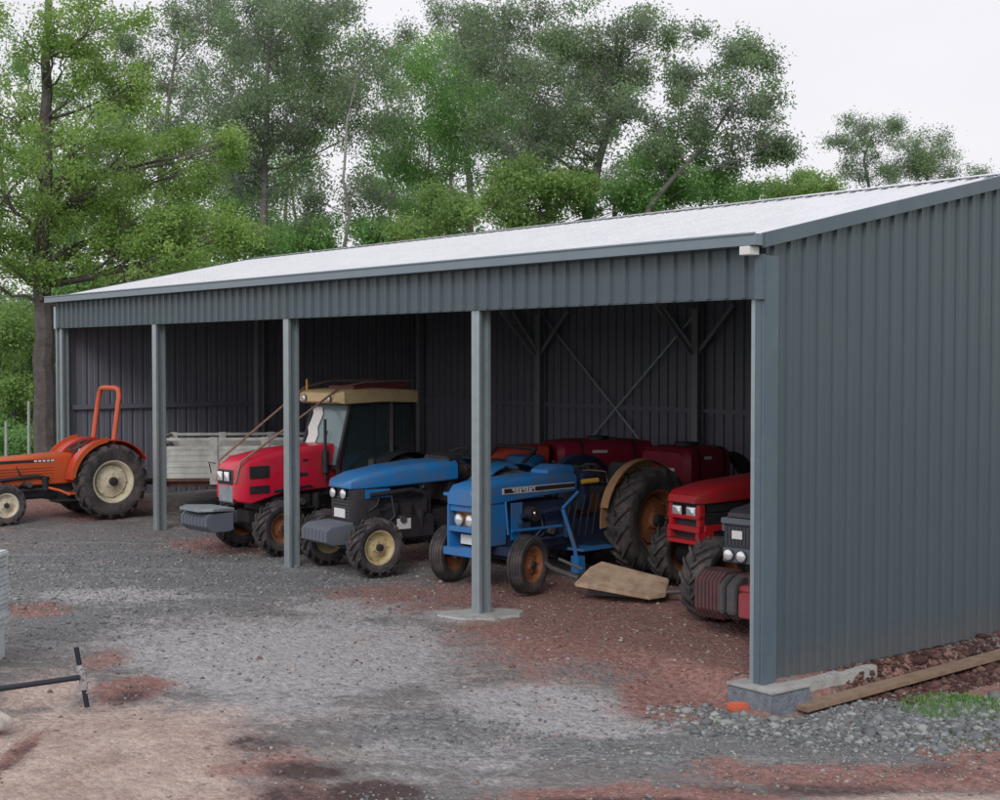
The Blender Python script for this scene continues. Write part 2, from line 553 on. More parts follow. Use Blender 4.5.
def ground_mat():
    m = bpy.data.materials.new('yard_ground')
    m.use_nodes = True
    t = m.node_tree
    b = t.nodes['Principled BSDF']
    b.inputs['Roughness'].default_value = 0.95
    b.inputs['Specular IOR Level'].default_value = 0.2
    L = t.links.new
    co = t.nodes.new('ShaderNodeTexCoord')

    def noise(sc, det=6, rough=0.6, off=0):
        n = t.nodes.new('ShaderNodeTexNoise')
        n.inputs['Scale'].default_value = sc
        n.inputs['Detail'].default_value = det
        n.inputs['Roughness'].default_value = rough
        if off:
            mp_ = t.nodes.new('ShaderNodeMapping')
            mp_.inputs['Location'].default_value = (off, off * 1.7, off * .3)
            L(co.outputs['Object'], mp_.inputs['Vector'])
            L(mp_.outputs['Vector'], n.inputs['Vector'])
        else:
            L(co.outputs['Object'], n.inputs['Vector'])
        return n.outputs['Fac']

    def math_(op, a, b_=None, clamp=False):
        n = t.nodes.new('ShaderNodeMath')
        n.operation = op
        n.use_clamp = clamp
        for i, q in enumerate((a, b_)):
            if q is None:
                continue
            if isinstance(q, (int, float)):
                n.inputs[i].default_value = q
            else:
                L(q, n.inputs[i])
        return n.outputs[0]

    def ramp(f, p0, p1, c0=(0, 0, 0), c1=(1, 1, 1)):
        n = t.nodes.new('ShaderNodeValToRGB')
        n.color_ramp.elements[0].position = p0
        n.color_ramp.elements[1].position = p1
        n.color_ramp.elements[0].color = (*c0, 1)
        n.color_ramp.elements[1].color = (*c1, 1)
        L(f, n.inputs['Fac'])
        return n.outputs['Color']

    def mix(f, a, b_, mode='MIX'):
        n = t.nodes.new('ShaderNodeMix')
        n.data_type = 'RGBA'
        n.blend_type = mode
        if isinstance(f, (int, float)):
            n.inputs[0].default_value = f
        else:
            L(f, n.inputs[0])
        for i, q in ((6, a), (7, b_)):
            if isinstance(q, tuple):
                n.inputs[i].default_value = (*q, 1)
            else:
                L(q, n.inputs[i])
        return n.outputs[2]

    def attr(nm):
        a = t.nodes.new('ShaderNodeAttribute')
        a.attribute_name = nm
        s = t.nodes.new('ShaderNodeSeparateColor')
        L(a.outputs['Color'], s.inputs['Color'])
        return s.outputs

    A = attr('patchA')
    B = attr('patchB')
    nbig = noise(0.9, 8, 0.65)
    nmid = noise(3.2, 8, 0.7, 5)
    nfin = noise(14, 6, 0.7, 9)
    brk = math_('ADD', math_('MULTIPLY', nbig, 0.6), math_('ADD', math_('MULTIPLY', nmid, 0.85), math_('MULTIPLY', nfin, 0.7)))   # mean ~1.08

    def mask(v, lo=0.12, soft=0.15, gain=0.7):
        s = math_('ADD', math_('MULTIPLY', v, gain), math_('SUBTRACT', brk, 1.08))
        return ramp(s, lo, lo + soft)

    base = mix(ramp(nmid, 0.35, 0.65), (0.225, 0.21, 0.205), (0.31, 0.29, 0.275))
    base = mix(ramp(nbig, 0.5, 0.7), base, (0.22, 0.17, 0.15))
    grav = mix(ramp(nfin, 0.35, 0.65), (0.175, 0.19, 0.195), (0.285, 0.295, 0.295))
    mpt = t.nodes.new('ShaderNodeMapping')     # long scuffs and wheel tracks left by reversing tractors
    mpt.inputs['Rotation'].default_value = (0, 0, R(35))
    mpt.inputs['Scale'].default_value = (0.35, 2.6, 1)
    L(co.outputs['Object'], mpt.inputs['Vector'])
    ntr = t.nodes.new('ShaderNodeTexNoise')
    ntr.inputs['Scale'].default_value = 1.5
    ntr.inputs['Detail'].default_value = 7
    ntr.inputs['Roughness'].default_value = 0.6
    ntr.inputs['Distortion'].default_value = 0.4
    L(mpt.outputs['Vector'], ntr.inputs['Vector'])
    base = mix(mask(B[0]), base, grav)
    base = mix(math_('MULTIPLY', ramp(ntr.outputs['Fac'], 0.52, 0.66), 0.55), base, (0.30, 0.295, 0.30))
    base = mix(math_('MULTIPLY', ramp(ntr.outputs['Fac'], 0.44, 0.34), 0.6), base, (0.15, 0.145, 0.15))
    base = mix(mask(A[1], 0.12, 0.28), base, mix(ramp(nfin, 0.3, 0.7), (0.30, 0.30, 0.31), (0.43, 0.42, 0.43)))
    base = mix(mask(A[2], 0.14, 0.3), base, mix(ramp(nmid, 0.35, 0.65), (0.36, 0.265, 0.235), (0.50, 0.405, 0.36)))
    base = mix(mask(A[0], 0.16, 0.25), base, mix(ramp(nfin, 0.35, 0.65), (0.23, 0.11, 0.095), (0.33, 0.21, 0.19)))
    base = mix(mask(B[1], 0.2, 0.3), base, (0.085, 0.06, 0.06))
    base = mix(mask(B[2], 0.3, 0.2, 1.0), base, mix(ramp(nfin, 0.3, 0.7), (0.04, 0.09, 0.025), (0.11, 0.2, 0.06)))
    # stones in the surface
    vo = t.nodes.new('ShaderNodeTexVoronoi')
    vo.inputs['Scale'].default_value = 22
    L(co.outputs['Object'], vo.inputs['Vector'])
    vo2 = t.nodes.new('ShaderNodeTexVoronoi')
    vo2.inputs['Scale'].default_value = 55
    L(co.outputs['Object'], vo2.inputs['Vector'])
    s1 = t.nodes.new('ShaderNodeSeparateColor')
    L(vo.outputs['Color'], s1.inputs['Color'])
    s2 = t.nodes.new('ShaderNodeSeparateColor')
    L(vo2.outputs['Color'], s2.inputs['Color'])
    peb = math_('ADD', math_('MULTIPLY', s1.outputs[0], 0.5), math_('MULTIPLY', s2.outputs[1], 0.5))
    pv = ramp(peb, 0.1, 0.9, (0.62, 0.62, 0.64), (1.38, 1.37, 1.36))
    base = mix(0.6, base, mix(1.0, base, pv, 'MULTIPLY'))
    L(base, b.inputs['Base Color'])
    hgt = math_('ADD', math_('MULTIPLY', vo.outputs['Distance'], -0.5), math_('ADD', math_('MULTIPLY', nfin, 0.8), math_('MULTIPLY', vo2.outputs['Distance'], -0.25)))
    bp = t.nodes.new('ShaderNodeBump')
    bp.inputs['Strength'].default_value = 0.8
    bp.inputs['Distance'].default_value = 0.035
    L(hgt, bp.inputs['Height'])
    L(bp.outputs['Normal'], b.inputs['Normal'])
    return m


make_ground()


def stones(name, label, N, seed, size, region, m, weight):
    rng = np.random.default_rng(seed)
    pts = []
    while len(pts) < N:
        px = rng.uniform(region[0], region[2], 4000)
        py = rng.uniform(region[1], region[3], 4000)
        w_ = weight(px, py)
        keep = rng.uniform(0, 1, 4000) < w_
        pts += list(zip(px[keep], py[keep]))
    pts = np.array(pts[:N])
    ico = [(0, 0, 1), (0.894, 0, 0.447), (0.276, 0.851, 0.447), (-0.724, 0.526, 0.447), (-0.724, -0.526, 0.447), (0.276, -0.851, 0.447),
           (0.724, 0.526, -0.447), (-0.276, 0.851, -0.447), (-0.894, 0, -0.447), (-0.276, -0.851, -0.447), (0.724, -0.526, -0.447), (0, 0, -1)]
    ico = np.array(ico)
    F = np.array([(0, 1, 2), (0, 2, 3), (0, 3, 4), (0, 4, 5), (0, 5, 1), (1, 6, 2), (2, 7, 3), (3, 8, 4), (4, 9, 5), (5, 10, 1),
                  (2, 6, 7), (3, 7, 8), (4, 8, 9), (5, 9, 10), (1, 10, 6), (11, 7, 6), (11, 8, 7), (11, 9, 8), (11, 10, 9), (11, 6, 10)])
    n = len(pts)
    s = size * np.exp(rng.normal(0, 0.45, n))
    v = ico[None] * (1 + rng.normal(0, 0.22, (n, 12, 1)))
    v = v * np.stack([rng.uniform(.8, 1.4, n), rng.uniform(.7, 1.1, n), rng.uniform(.45, .8, n)], -1)[:, None]
    a = rng.uniform(0, 2 * np.pi, n)
    ca, sa = np.cos(a)[:, None], np.sin(a)[:, None]
    vx = v[..., 0] * ca - v[..., 1] * sa
    vy = v[..., 0] * sa + v[..., 1] * ca
    v = np.stack([vx, vy, v[..., 2]], -1) * s[:, None, None]
    z = gz(pts[:, 0], pts[:, 1]) + bumps(pts[:, 0], pts[:, 1]) + s * 0.18
    v += np.stack([pts[:, 0], pts[:, 1], z], -1)[:, None]
    f = (F[None] + np.arange(n)[:, None, None] * 12).reshape(-1, 3)
    me = bpy.data.meshes.new(name)
    me.vertices.add(n * 12)
    me.vertices.foreach_set('co', v.ravel())
    me.loops.add(f.size)
    me.loops.foreach_set('vertex_index', f.ravel())
    me.polygons.add(len(f))
    me.polygons.foreach_set('loop_start', np.arange(0, f.size, 3))
    me.polygons.foreach_set('loop_total', np.full(len(f), 3))
    me.update()
    at = me.attributes.new('tint', 'FLOAT', 'POINT')
    at.data.foreach_set('value', np.repeat(rng.uniform(0, 1, n), 12).astype(np.float32))
    me.materials.append(m)
    o = bpy.data.objects.new(name, me)
    C.objects.link(o)
    tag(o, label, 'gravel', kind='stuff')
    return o


def stone_mat(name, c1, c2, c3):
    m = bpy.data.materials.new(name)
    m.use_nodes = True
    t = m.node_tree
    b = t.nodes['Principled BSDF']
    b.inputs['Roughness'].default_value = 0.9
    at = t.nodes.new('ShaderNodeAttribute')
    at.attribute_name = 'tint'
    r = t.nodes.new('ShaderNodeValToRGB')
    r.color_ramp.elements[0].color = (*c1, 1)
    r.color_ramp.elements[1].color = (*c3, 1)
    e = r.color_ramp.elements.new(0.6)
    e.color = (*c2, 1)
    t.links.new(at.outputs['Fac'], r.inputs['Fac'])
    t.links.new(r.outputs['Color'], b.inputs['Base Color'])
    return m


SM1 = stone_mat('gravel_blue_grey', (0.11, 0.12, 0.13), (0.18, 0.195, 0.20), (0.34, 0.35, 0.34))
SM2 = stone_mat('gravel_brown', (0.13, 0.08, 0.07), (0.21, 0.16, 0.14), (0.40, 0.35, 0.32))


def w1(x, y):
    c = patches(x, y)
    return np.clip(c['G'] * 1.0 + 0.06 - c['T'] * .3 - c['P'] * 0.3, 0.01, 1)


def w2(x, y):
    c = patches(x, y)
    return np.clip(c['R'] * 0.7 + 0.12 + c['P'] * 0.2 - c['T'] * .15, 0.02, 1)


stones('gravel', 'loose blue grey crushed stone spread over the yard', 16000, 5, 0.0085, (-7.5, 8.0, 6.5, 20), SM1, w1)
stones('gravel', 'small brown and pale stones scattered on the red soil', 11000, 6, 0.0075, (-7, 8.0, 6.5, 19), SM2, w2)


def wcorner(x, y):
    u = (x - P0[0]) * UD[0] + (y - P0[1]) * UD[1]
    v = (x - P0[0]) * VD[0] + (y - P0[1]) * VD[1]
    return np.where((u < -0.35) | (v < -0.35), np.clip(1.1 - np.hypot((x - 3.2) / 1.9, (y - 11.1) / .85), 0, 1), 0)


stones('gravel', 'coarse grey rubble heaped beside the shed corner footing', 5000, 8, 0.017, (0.8, 9.6, 6, 13), SM1, wcorner)


def wbank(x, y):
    u = (x - P0[0]) * UD[0] + (y - P0[1]) * UD[1]
    v = (x - P0[0]) * VD[0] + (y - P0[1]) * VD[1]
    return np.where((u < -0.03) & (u > -.75) & (v > .9) & (v < 5.5), 1.0, 0)


SM3 = stone_mat('soil_red_dark', (0.04, 0.018, 0.016), (0.09, 0.04, 0.034), (0.17, 0.10, 0.085))
stones('soil_clods', 'dark red soil clods banked under the side wall', 4000, 9, 0.019, (2, 11, 8, 16), SM3, wbank)


def grass(name, label, cx, cy, rx, ry, n, seed, hgt=0.06):
    rng = np.random.default_rng(seed)
    mb = MB()
    for i in range(n):
        a, r_ = rng.uniform(0, 6.283), math.sqrt(rng.uniform(0, 1))
        x, y = cx + rx * r_ * math.cos(a), cy + ry * r_ * math.sin(a)
        z = gh(x, y) - 0.01
        h = hgt * rng.uniform(0.4, 1.2)
        d = rng.uniform(0, 6.283)
        lx, ly = math.cos(d) * h * .5, math.sin(d) * h * .5
        wx, wy = -math.sin(d) * 0.005, math.cos(d) * 0.005
        mb.add([(x - wx, y - wy, z), (x + wx, y + wy, z), (x + lx, y + ly, z + h)], [(0, 1, 2)])
    o = mb.build(name, mat('grass_blade', (0.09, 0.24, 0.04), 0.6, 0, (0.16, 0.26, 0.07), 0.8, 9))
    return tag(o, label, 'grass', kind='stuff')


g1 = gpix(962, 704, -.15)
grass('grass', 'small patch of short bright green grass on the gravel at right', g1.x, g1.y + .05, 0.48, 0.42, 3000, 1)


# ------------------------------------------------------------------ shed
shed_rz = math.atan2(UD[1], UD[0])
# local frame of the shed: x = u (along front), y = -v ; so u x (-v) ... use explicit points and identity parent instead
shed = thing('farm_shed', 'long open fronted blue grey steel shed with pale metal roof sheltering tractors', 'shed', (P0[0], P0[1], 0))
OFF = Vector((P0[0], P0[1], 0))


def sp(u, v, z):
    return S(u, v, z) - OFF


def sbox(mb, u0, u1, v0, v1, z0, z1):
    vs = [sp(a, b, c) for c in (z0, z1) for (a, b) in ((u0, v0), (u1, v0), (u1, v1), (u0, v1))]
    mb.add(vs, [(0, 3, 2, 1), (4, 5, 6, 7), (0, 1, 5, 4), (1, 2, 6, 5), (2, 3, 7, 6), (3, 0, 4, 7)])
    return mb


def rib_profile(length, pitch=0.203, depth=0.028, start=0.0):
    """(s, offset) list: pans with narrow trapezoid ribs and faint swages"""
    out_ = [(0.0, 0.0)]
    s = start + 0.06
    while s < length - 0.05:
        out_ += [(s, 0), (s + 0.014, depth), (s + 0.040, depth), (s + 0.054, 0), (s + 0.118, 0.0), (s + 0.124, 0.004), (s + 0.136, 0.004), (s + 0.142, 0)]
        s += pitch
    out_ = [p for p in out_ if p[0] < length]
    out_.append((length, 0))
    return out_


def sheet(mb, pts_lo, pts_hi):
    n = len(pts_lo)
    mb.add(pts_lo + pts_hi, [(i, i + 1, n + i + 1, n + i) for i in range(n - 1)])


LEN = BAY * 4
RZ = EAVE + DEP / 2 * PITCHR


def roofz(v):
    return EAVE + (DEP / 2 - abs(v - DEP / 2)) * PITCHR


# gable walls (profile runs along v)
for (u_, sgn) in ((0.0, -1), (LEN, 1)):
    mb = MB()
    prof = rib_profile(DEP - 0.02)
    for i in range(len(prof) - 1):
        pass
    vs_v = sorted(set([p[0] for p in prof] + [DEP / 2]))
    off = dict(prof)
    pr = []
    for s in vs_v:
        if s in off:
            pr.append((s, off[s]))
        else:
            j = max(k for k in range(len(prof)) if prof[k][0] <= s)
            pr.append((s, prof[j][1]))
    zb = 0.0 if u_ == 0 else gh(*(S(LEN, 2)[:2])) + 0.03
    lo = [sp(u_ + sgn * o, s + .01, zb) for s, o in pr]
    hi = [sp(u_ + sgn * o, s + .01, roofz(s) - 0.01) for s, o in pr]
    sheet(mb, lo, hi)
    mb.build('wall', M_CLAD, shed)
    mb = MB()
    sheet(mb, [p + sp(-sgn * .004, 0, 0) - sp(0, 0, 0) for p in lo], [p + sp(-sgn * .004, 0, 0) - sp(0, 0, 0) for p in hi])
    mb.build('lining', M_CLADIN, shed)
# back wall
mb = MB()
pr = rib_profile(LEN)
sheet(mb, [sp(s, DEP + o, -.02) for s, o in pr], [sp(s, DEP + o, EAVE - 0.02) for s, o in pr])
mb.build('wall', M_CLAD, shed)
mb = MB()
sheet(mb, [sp(s, DEP + o - .004, -.02) for s, o in pr], [sp(s, DEP + o - .004, EAVE - 0.03) for s, o in pr])
mb.build('lining', M_CLADIN, shed)
# fascia above the openings
mb = MB()
pr = rib_profile(LEN - 0.02, start=0.10)
sheet(mb, [sp(s, -0.03 - o, FASC) for s, o in pr], [sp(s, -0.03 - o, EAVE - .01) for s, o in pr])
sbox(mb, 0.005, LEN - .005, -0.028, 0.05, FASC - 0.012, FASC + 0.02)
mb.build('fascia', M_CLAD, shed)
# roof: two slopes
mb = MB()
pr = rib_profile(LEN + 0.10, depth=0.028)
for side in (0, 1):
    lo, hi = [], []
    for s, o in pr:
        e = -0.10 if side == 0 else DEP + 0.10
        ze = EAVE - 0.10 * PITCHR + 0.03 + o
        lo.append(sp(s - 0.05, e, ze))
        hi.append(sp(s - 0.05, DEP / 2, RZ + 0.03 + o))
    sheet(mb, lo, hi)
s_ = 0.01
while s_ < LEN:      # screw heads on every second rib
    for v_ in (.15, .95, 1.75, 2.55, 3.4):
        p_ = sp(s_ + .027, v_, EAVE + v_ * PITCHR + .0565)
        ring = [p_ + Vector((math.cos(k_ * math.pi / 3), math.sin(k_ * math.pi / 3), 0)) * .012 for k_ in range(6)]
        mb.add(ring + [q_ + Vector((0, 0, .008)) for q_ in ring], [(i_, (i_ + 1) % 6, 6 + (i_ + 1) % 6, 6 + i_) for i_ in range(6)] + [(6, 7, 8, 9, 10, 11)])
    s_ += .406
roof = mb.build('roof', M_ROOF, shed)
mb = MB()   # ridge capping
for a, b in ((-1, 0), (0, 1)):
    vs = [sp(-0.05, DEP / 2 + a * .18, RZ + 0.072 - abs(a) * .18 * PITCHR), sp(LEN + .05, DEP / 2 + a * .18, RZ + 0.072 - abs(a) * .18 * PITCHR),
          sp(LEN + .05, DEP / 2 + b * .18, RZ + 0.072 - abs(b) * .18 * PITCHR), sp(-.05, DEP / 2 + b * .18, RZ + 0.072 - abs(b) * .18 * PITCHR)]
    mb.add(vs, [(0, 1, 2, 3)])
mb.build('ridge_cap', M_ROOF, roof)
# barge trims along the gables
for (ua, ub) in ((-0.075, -0.03), (LEN + 0.03, LEN + 0.075)):
    for (va, vb) in ((-0.09, DEP / 2), (DEP / 2, DEP + 0.09)):
        mb = MB()
        vs = []
        for z_ in (-0.055, 0.066):
            for (a, b) in ((ua, va), (ub, va), (ub, vb), (ua, vb)):
                vs.append(sp(a, b, roofz(b) + z_))
        mb.add(vs, [(0, 3, 2, 1), (4, 5, 6, 7), (0, 1, 5, 4), (1, 2, 6, 5), (2, 3, 7, 6), (3, 0, 4, 7)])
        mb.build('barge_trim', M_TRIM, shed, bevel=0.004)
# gutter: open box with a rolled lip
mb = MB()
g0, g1_, gzt, gzb = -0.19, -0.062, EAVE + 0.038, EAVE - 0.055
sbox(mb, -0.05, LEN + 0.12, g0, g0 + 0.006, gzb, gzt)
sbox(mb, -0.05, LEN + 0.12, g0 + .006, g1_, gzb, gzb + 0.006)
sbox(mb, -0.05, LEN + 0.12, g1_, g1_ + .006, gzb, gzt)
sbox(mb, -0.056, -0.05, g0, g1_, gzb, gzt)
sbox(mb, LEN + .12, LEN + .126, g0, g1_, gzb, gzt)
mb.tube([sp(-0.05, g0, gzt), sp(LEN + 0.12, g0, gzt)], 0.012, 8)
gut = mb.build('gutter', M_GUT, shed)
mb = MB()
sbox(mb, 0.0, 0.11, g0 - .004, g1_ - .01, gzb - 0.075, gzb - 0.004)
mb.build('outlet', M_CAP, gut, bevel=0.004)
# corner flashings
mb = MB()
sbox(mb, -0.036, 0.004, -0.036, 0.13, 0.0, EAVE - .13)
sbox(mb, 0.004, 0.075, -0.036, -0.0, 0.0, FASC - 0.012)
mb.build('corner_flashing', M_TRIM, shed, bevel=0.003)
mb = MB()
sbox(mb, -0.036, 0.06, -0.066, -0.038, FASC - .02, EAVE - .12)
mb.build('corner_flashing', M_TRIM, shed, bevel=0.003)
mb = MB()
sbox(mb, LEN - 0.06, LEN + 0.036, -0.066, -0.038, FASC - .02, EAVE - .12)
sbox(mb, LEN + 0.004, LEN + 0.036, -0.036, 0.10, .3, EAVE - .12)
mb.build('corner_flashing', M_GALV, shed, bevel=0.003)


def ipost(name, u, v, zb, zt, m=M_GALV, w_=0.15, d_=0.16):
    """two lipped channels back to back"""
    mb = MB()
    t_ = 0.007
    for s in (-1, 1):
        sbox(mb, u + s * .003 - (.004 if s < 0 else 0), u + s * .003 + (.004 if s > 0 else 0), v - d_ / 2 + t_, v + d_ / 2 - t_, zb, zt)
        for e in (-1, 1):
            va = v + e * d_ / 2
            a, b = sorted((u + s * 0.001, u + s * w_ / 2))
            c_, d2 = sorted((va, va - e * t_))
            sbox(mb, a, b, c_, d2, zb, zt)
            a, b = sorted((u + s * w_ / 2, u + s * (w_ / 2 - t_)))
            c_, d2 = sorted((va - e * t_, va - e * 0.035))
            sbox(mb, a, b, c_, d2, zb, zt)
    return mb.build(name, m, shed)


for k in range(1, 4):
    u = (0, 3.865, 7.75, 11.58)[k]
    g = gh(*S(u, 0)[:2])
    ipost('post', u, 0.06, g - 0.02, FASC + 0.3, w_=.13, d_=.15)
ipost('post', LEN - 0.09, 0.06, 0.28, FASC + 0.3, w_=.1, d_=.12)
ipost('post', 0.12, 0.09, 0.0, FASC + 0.3, w_=.1, d_=.12)
M_IN = mat('inner_steel', (0.32, 0.33, 0.37), 0.5, 0.1, None, .4, 6)
for k in range(1, 4):
    ipost('post', BAY * k, DEP - 0.11, 0, EAVE - .05, M_IN, .12, .16)
ipost('post', LEN - 0.1, DEP / 2, .25, RZ - .25, M_IN, .12, .14)
ipost('post', LEN - 0.12, DEP - .12, .25, EAVE - .1, M_IN, .1, .12)
ipost('post', 0.12, DEP / 2, 0, RZ - .25, M_IN, .12, .14)


def bar(mb, a, b, w_, h_):
    a, b = Vector(a), Vector(b)
    d = (b - a).normalized()
    s = d.cross(Vector((0, 0, 1)))
    if s.length < 0.01:
        s = Vector((1, 0, 0))
    s.normalize()
    q = s.cross(d)
    vs = [p + s * x * w_ / 2 + q * y * h_ / 2 for p in (a, b) for (x, y) in ((-1, -1), (1, -1), (1, 1), (-1, 1))]
    mb.add(vs, [(0, 1, 2, 3), (7, 6, 5, 4), (0, 4, 5, 1), (1, 5, 6, 2), (2, 6, 7, 3), (3, 7, 4, 0)])
    return mb


for k in range(1, 4):   # rafters and knee braces
    u = BAY * k
    mb = MB()
    bar(mb, sp(u, 0.0, EAVE - .14), sp(u, DEP / 2, RZ - .14), .08, .2)
    bar(mb, sp(u, DEP / 2, RZ - .14), sp(u, DEP - .02, EAVE - .14), .08, .2)
    mb.build('rafter', M_IN, shed)
    for (a, b, c_, d_) in ((DEP - .2, 2.75, DEP - 1.1, 3.65),):
        mb = MB()
        bar(mb, sp(u + .06, a, b), sp(u + .06, c_, d_), .05, .07)
        mb.build('knee_brace', M_IN, shed)
for k in (1, 2, 3):
    for s in (-1, 1):
        mb = MB()
        bar(mb, sp(BAY * k, DEP - .12, 2.75), sp(BAY * k + s * .75, DEP - .12, 3.5), .04, .06)
        mb.build('knee_brace', M_IN, shed)
for v in (0.4, 1.5, 2.6, DEP - 2.6, DEP - 1.5, DEP - .4):
    mb = MB()
    sbox(mb, .03, LEN - .03, v - .03, v + .03, roofz(v) - .11, roofz(v) + .015)
    mb.build('purlin', M_IN, shed)
for z in (1.85,):
    for mk in range(4):
        mb = MB()
        sbox(mb, BAY * mk + .07, BAY * mk + BAY - .07, DEP - .06, DEP - .01, z - .035, z + .035)
        mb.build('girt', M_CLADIN, shed)
    for (a, b) in ((.2, DEP / 2 - .08), (DEP / 2 + .08, DEP - .2)):
        mb = MB()
        sbox(mb, LEN - .06, LEN - .012, a, b, z - .035, z + .045)
        mb.build('girt', M_CLADIN, shed)
# strap bracing in the back wall
for (ua, za, ub, zb_) in ((2, .2, 3, 3.45), (3, .2, 2, 3.45)):
    mb = MB()
    bar(mb, sp(BAY * ua, DEP - .075, za), sp(BAY * ub, DEP - .075 - .004 * ua, zb_), .004, .035)
    mb.build('strap_brace', M_GALV, shed)
# footings
mb = MB()
cu, cv, h_ = 0.02, 0.07, 0.23
ang = R(3)
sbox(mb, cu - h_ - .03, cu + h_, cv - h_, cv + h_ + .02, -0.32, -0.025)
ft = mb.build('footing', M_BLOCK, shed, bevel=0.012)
mb = MB()
sbox(mb, cu - h_ - .035, cu + h_ + .005, cv - h_ - .005, cv + h_ + .025, -0.024, 0.0)
mb.build('footing_top', M_CONC, ft, bevel=0.006)
mb = MB()
sbox(mb, -0.15, 0.08, .30, 1.35, -0.3, -0.004)
mb.build('footing', M_CONC, shed, bevel=0.01)
for k in (1,):
    c = S((0, 3.865, 7.75, 11.58)[k], 0.06)
    g = gh(c.x, c.y)
    mb = MB()
    n = 22
    rg = random.Random(k)
    rr = 0.33
    ring = []
    for i in range(n):
        a = 2 * math.pi * i / n
        r_ = rr * (1 + .18 * math.sin(2 * a + k) + rg.uniform(-.08, .08))
        ring.append((c.x - OFF.x + r_ * 1.15 * math.cos(a), c.y - OFF.y + r_ * .95 * math.sin(a)))
    top = [(x, y, g + 0.014) for x, y in ring]
    bot = [(c.x - OFF.x + (x - c.x + OFF.x) * 1.12, c.y - OFF.y + (y - c.y + OFF.y) * 1.12, g - .06) for x, y in ring]
    mb.add(bot + top, [(i, (i + 1) % n, n + (i + 1) % n, n + i) for i in range(n)] + [tuple(range(n, 2 * n))])
    mb.build('footing', M_CONC, shed)


# ------------------------------------------------------------------ wheels and tractors
def wheel(parent, x, y, z, Rr, wd, rimR, rim_m, side, ag=True, n_l=18, name='wheel'):
    """wheel = rim and disc (mesh), with the tyre as its child; side = +1 when the dished face looks to +y"""
    mb = MB()
    s = side
    p = [(s * .42 * wd, rimR + .012), (s * .40 * wd, rimR - .012), (s * .30 * wd, rimR - .03), (-s * .02 * wd, rimR - .055), (-s * .04 * wd, rimR * .79), (s * .10 * wd, rimR * .755),
         (s * .12 * wd, rimR * .62), (s * .2 * wd, rimR * .42), (s * .2 * wd, rimR * .30), (s * .34 * wd, rimR * .27), (s * .36 * wd, rimR * .12), (s * .36 * wd, 0.001)]
    mb.rev(p, n=36)
    p2 = [(-s * .42 * wd, rimR + .012), (-s * .3 * wd, rimR - .03), (s * .1 * wd, rimR - .045)]
    mb.rev(p2, n=36)
    for i in range(8):
        a = 2 * math.pi * i / 8
        r_ = rimR * .72
        c = (r_ * math.cos(a), s * .115 * wd, r_ * math.sin(a))
        mb.tube([c, (c[0], s * .115 * wd + s * .03, c[2])], rimR * .045, 6)
    for i in range(6):
        a = 2 * math.pi * (i + .5) / 6
        r_ = rimR * .36
        c = (r_ * math.cos(a), s * .2 * wd, r_ * math.sin(a))
        mb.tube([c, (c[0], s * .2 * wd + s * .025, c[2])], rimR * .035, 6)
    wh = mb.build(name, rim_m, parent, smooth=True)
    wh.location = (x, y, z)
    hb = MB()
    hb.rev([(s * .362 * wd, rimR * .22), (s * .5 * wd, rimR * .2), (s * .52 * wd, rimR * .12), (s * .52 * wd, 0.001)], n=20)
    hb.build('hub', M_BLACK, wh, smooth=True)
    t = MB()
    h = Rr - rimR
    top = Rr - (.045 if ag else .012)
    h2 = wd / 2
    prof = [(h2 * .80, rimR), (h2 * .90, rimR + .10 * h), (h2 * 1.0, rimR + .38 * h), (h2 * 1.02, rimR + .6 * h), (h2 * .96, top - .10 * h), (h2 * .80, top - .02 * h), (h2 * .4, top), (0, top + .004)]
    prof = prof + [(-a, b) for a, b in prof[-2::-1]]
    t.rev(prof, n=48)
    if ag:
        Nn = n_l
        for i in range(Nn):
            for q in (1, -1):
                a0 = 2 * math.pi * (i + (.5 if q < 0 else 0)) / Nn
                da = 0.75 * wd / Rr * .8
                lw = 0.030 + 0.012 * Rr
                stations = [(q * -0.02 * wd, 0.0, Rr - .0, lw), (q * .25 * wd, da * .5, Rr - .002, lw), (q * .47 * wd, da * .92, Rr - .018, lw * 1.15), (q * .515 * wd, da, Rr - .13 * h - .045, lw * 1.0)]
                ring = []
                for (yy, dd, ro, l_) in stations:
                    ri = min(ro, top) - .035
                    aa = l_ / (2 * Rr)
                    a_ = a0 + dd * 1.0
                    ring.append([(ri * math.cos(a_ - aa * 1.4), yy, ri * math.sin(a_ - aa * 1.4)), (ro * math.cos(a_ - aa), yy, ro * math.sin(a_ - aa)),
                                 (ro * math.cos(a_ + aa), yy, ro * math.sin(a_ + aa)), (ri * math.cos(a_ + aa * 1.4), yy, ri * math.sin(a_ + aa * 1.4))])
                t.loft(ring)
    else:
        for yy in (-.28, -.1, .1, .28):
            t.rev([(yy * wd - .05 * wd, top - .004), (yy * wd - .045 * wd, Rr), (yy * wd + .045 * wd, Rr), (yy * wd + .05 * wd, top - .004)], n=40)
    t.build('tyre', M_TYRE, wh, smooth=True)
    return wh


def arc_strip(mb, cx, cz, r_, a0, a1, y0, y1, th=.012, n=16, lip=0.03):
    secs = []
    for i in range(n + 1):
        a = R(a0 + (a1 - a0) * i / n)
        c_, s_ = math.cos(a), math.sin(a)
        ri, ro = r_, r_ + th
        secs.append([(cx + ri * c_, y0, cz + ri * s_), (cx + ri * c_, y1, cz + ri * s_), (cx + ro * c_, y1, cz + ro * s_), (cx + ro * c_, y0, cz + ro * s_)])
    mb.loft(secs)
    return mb


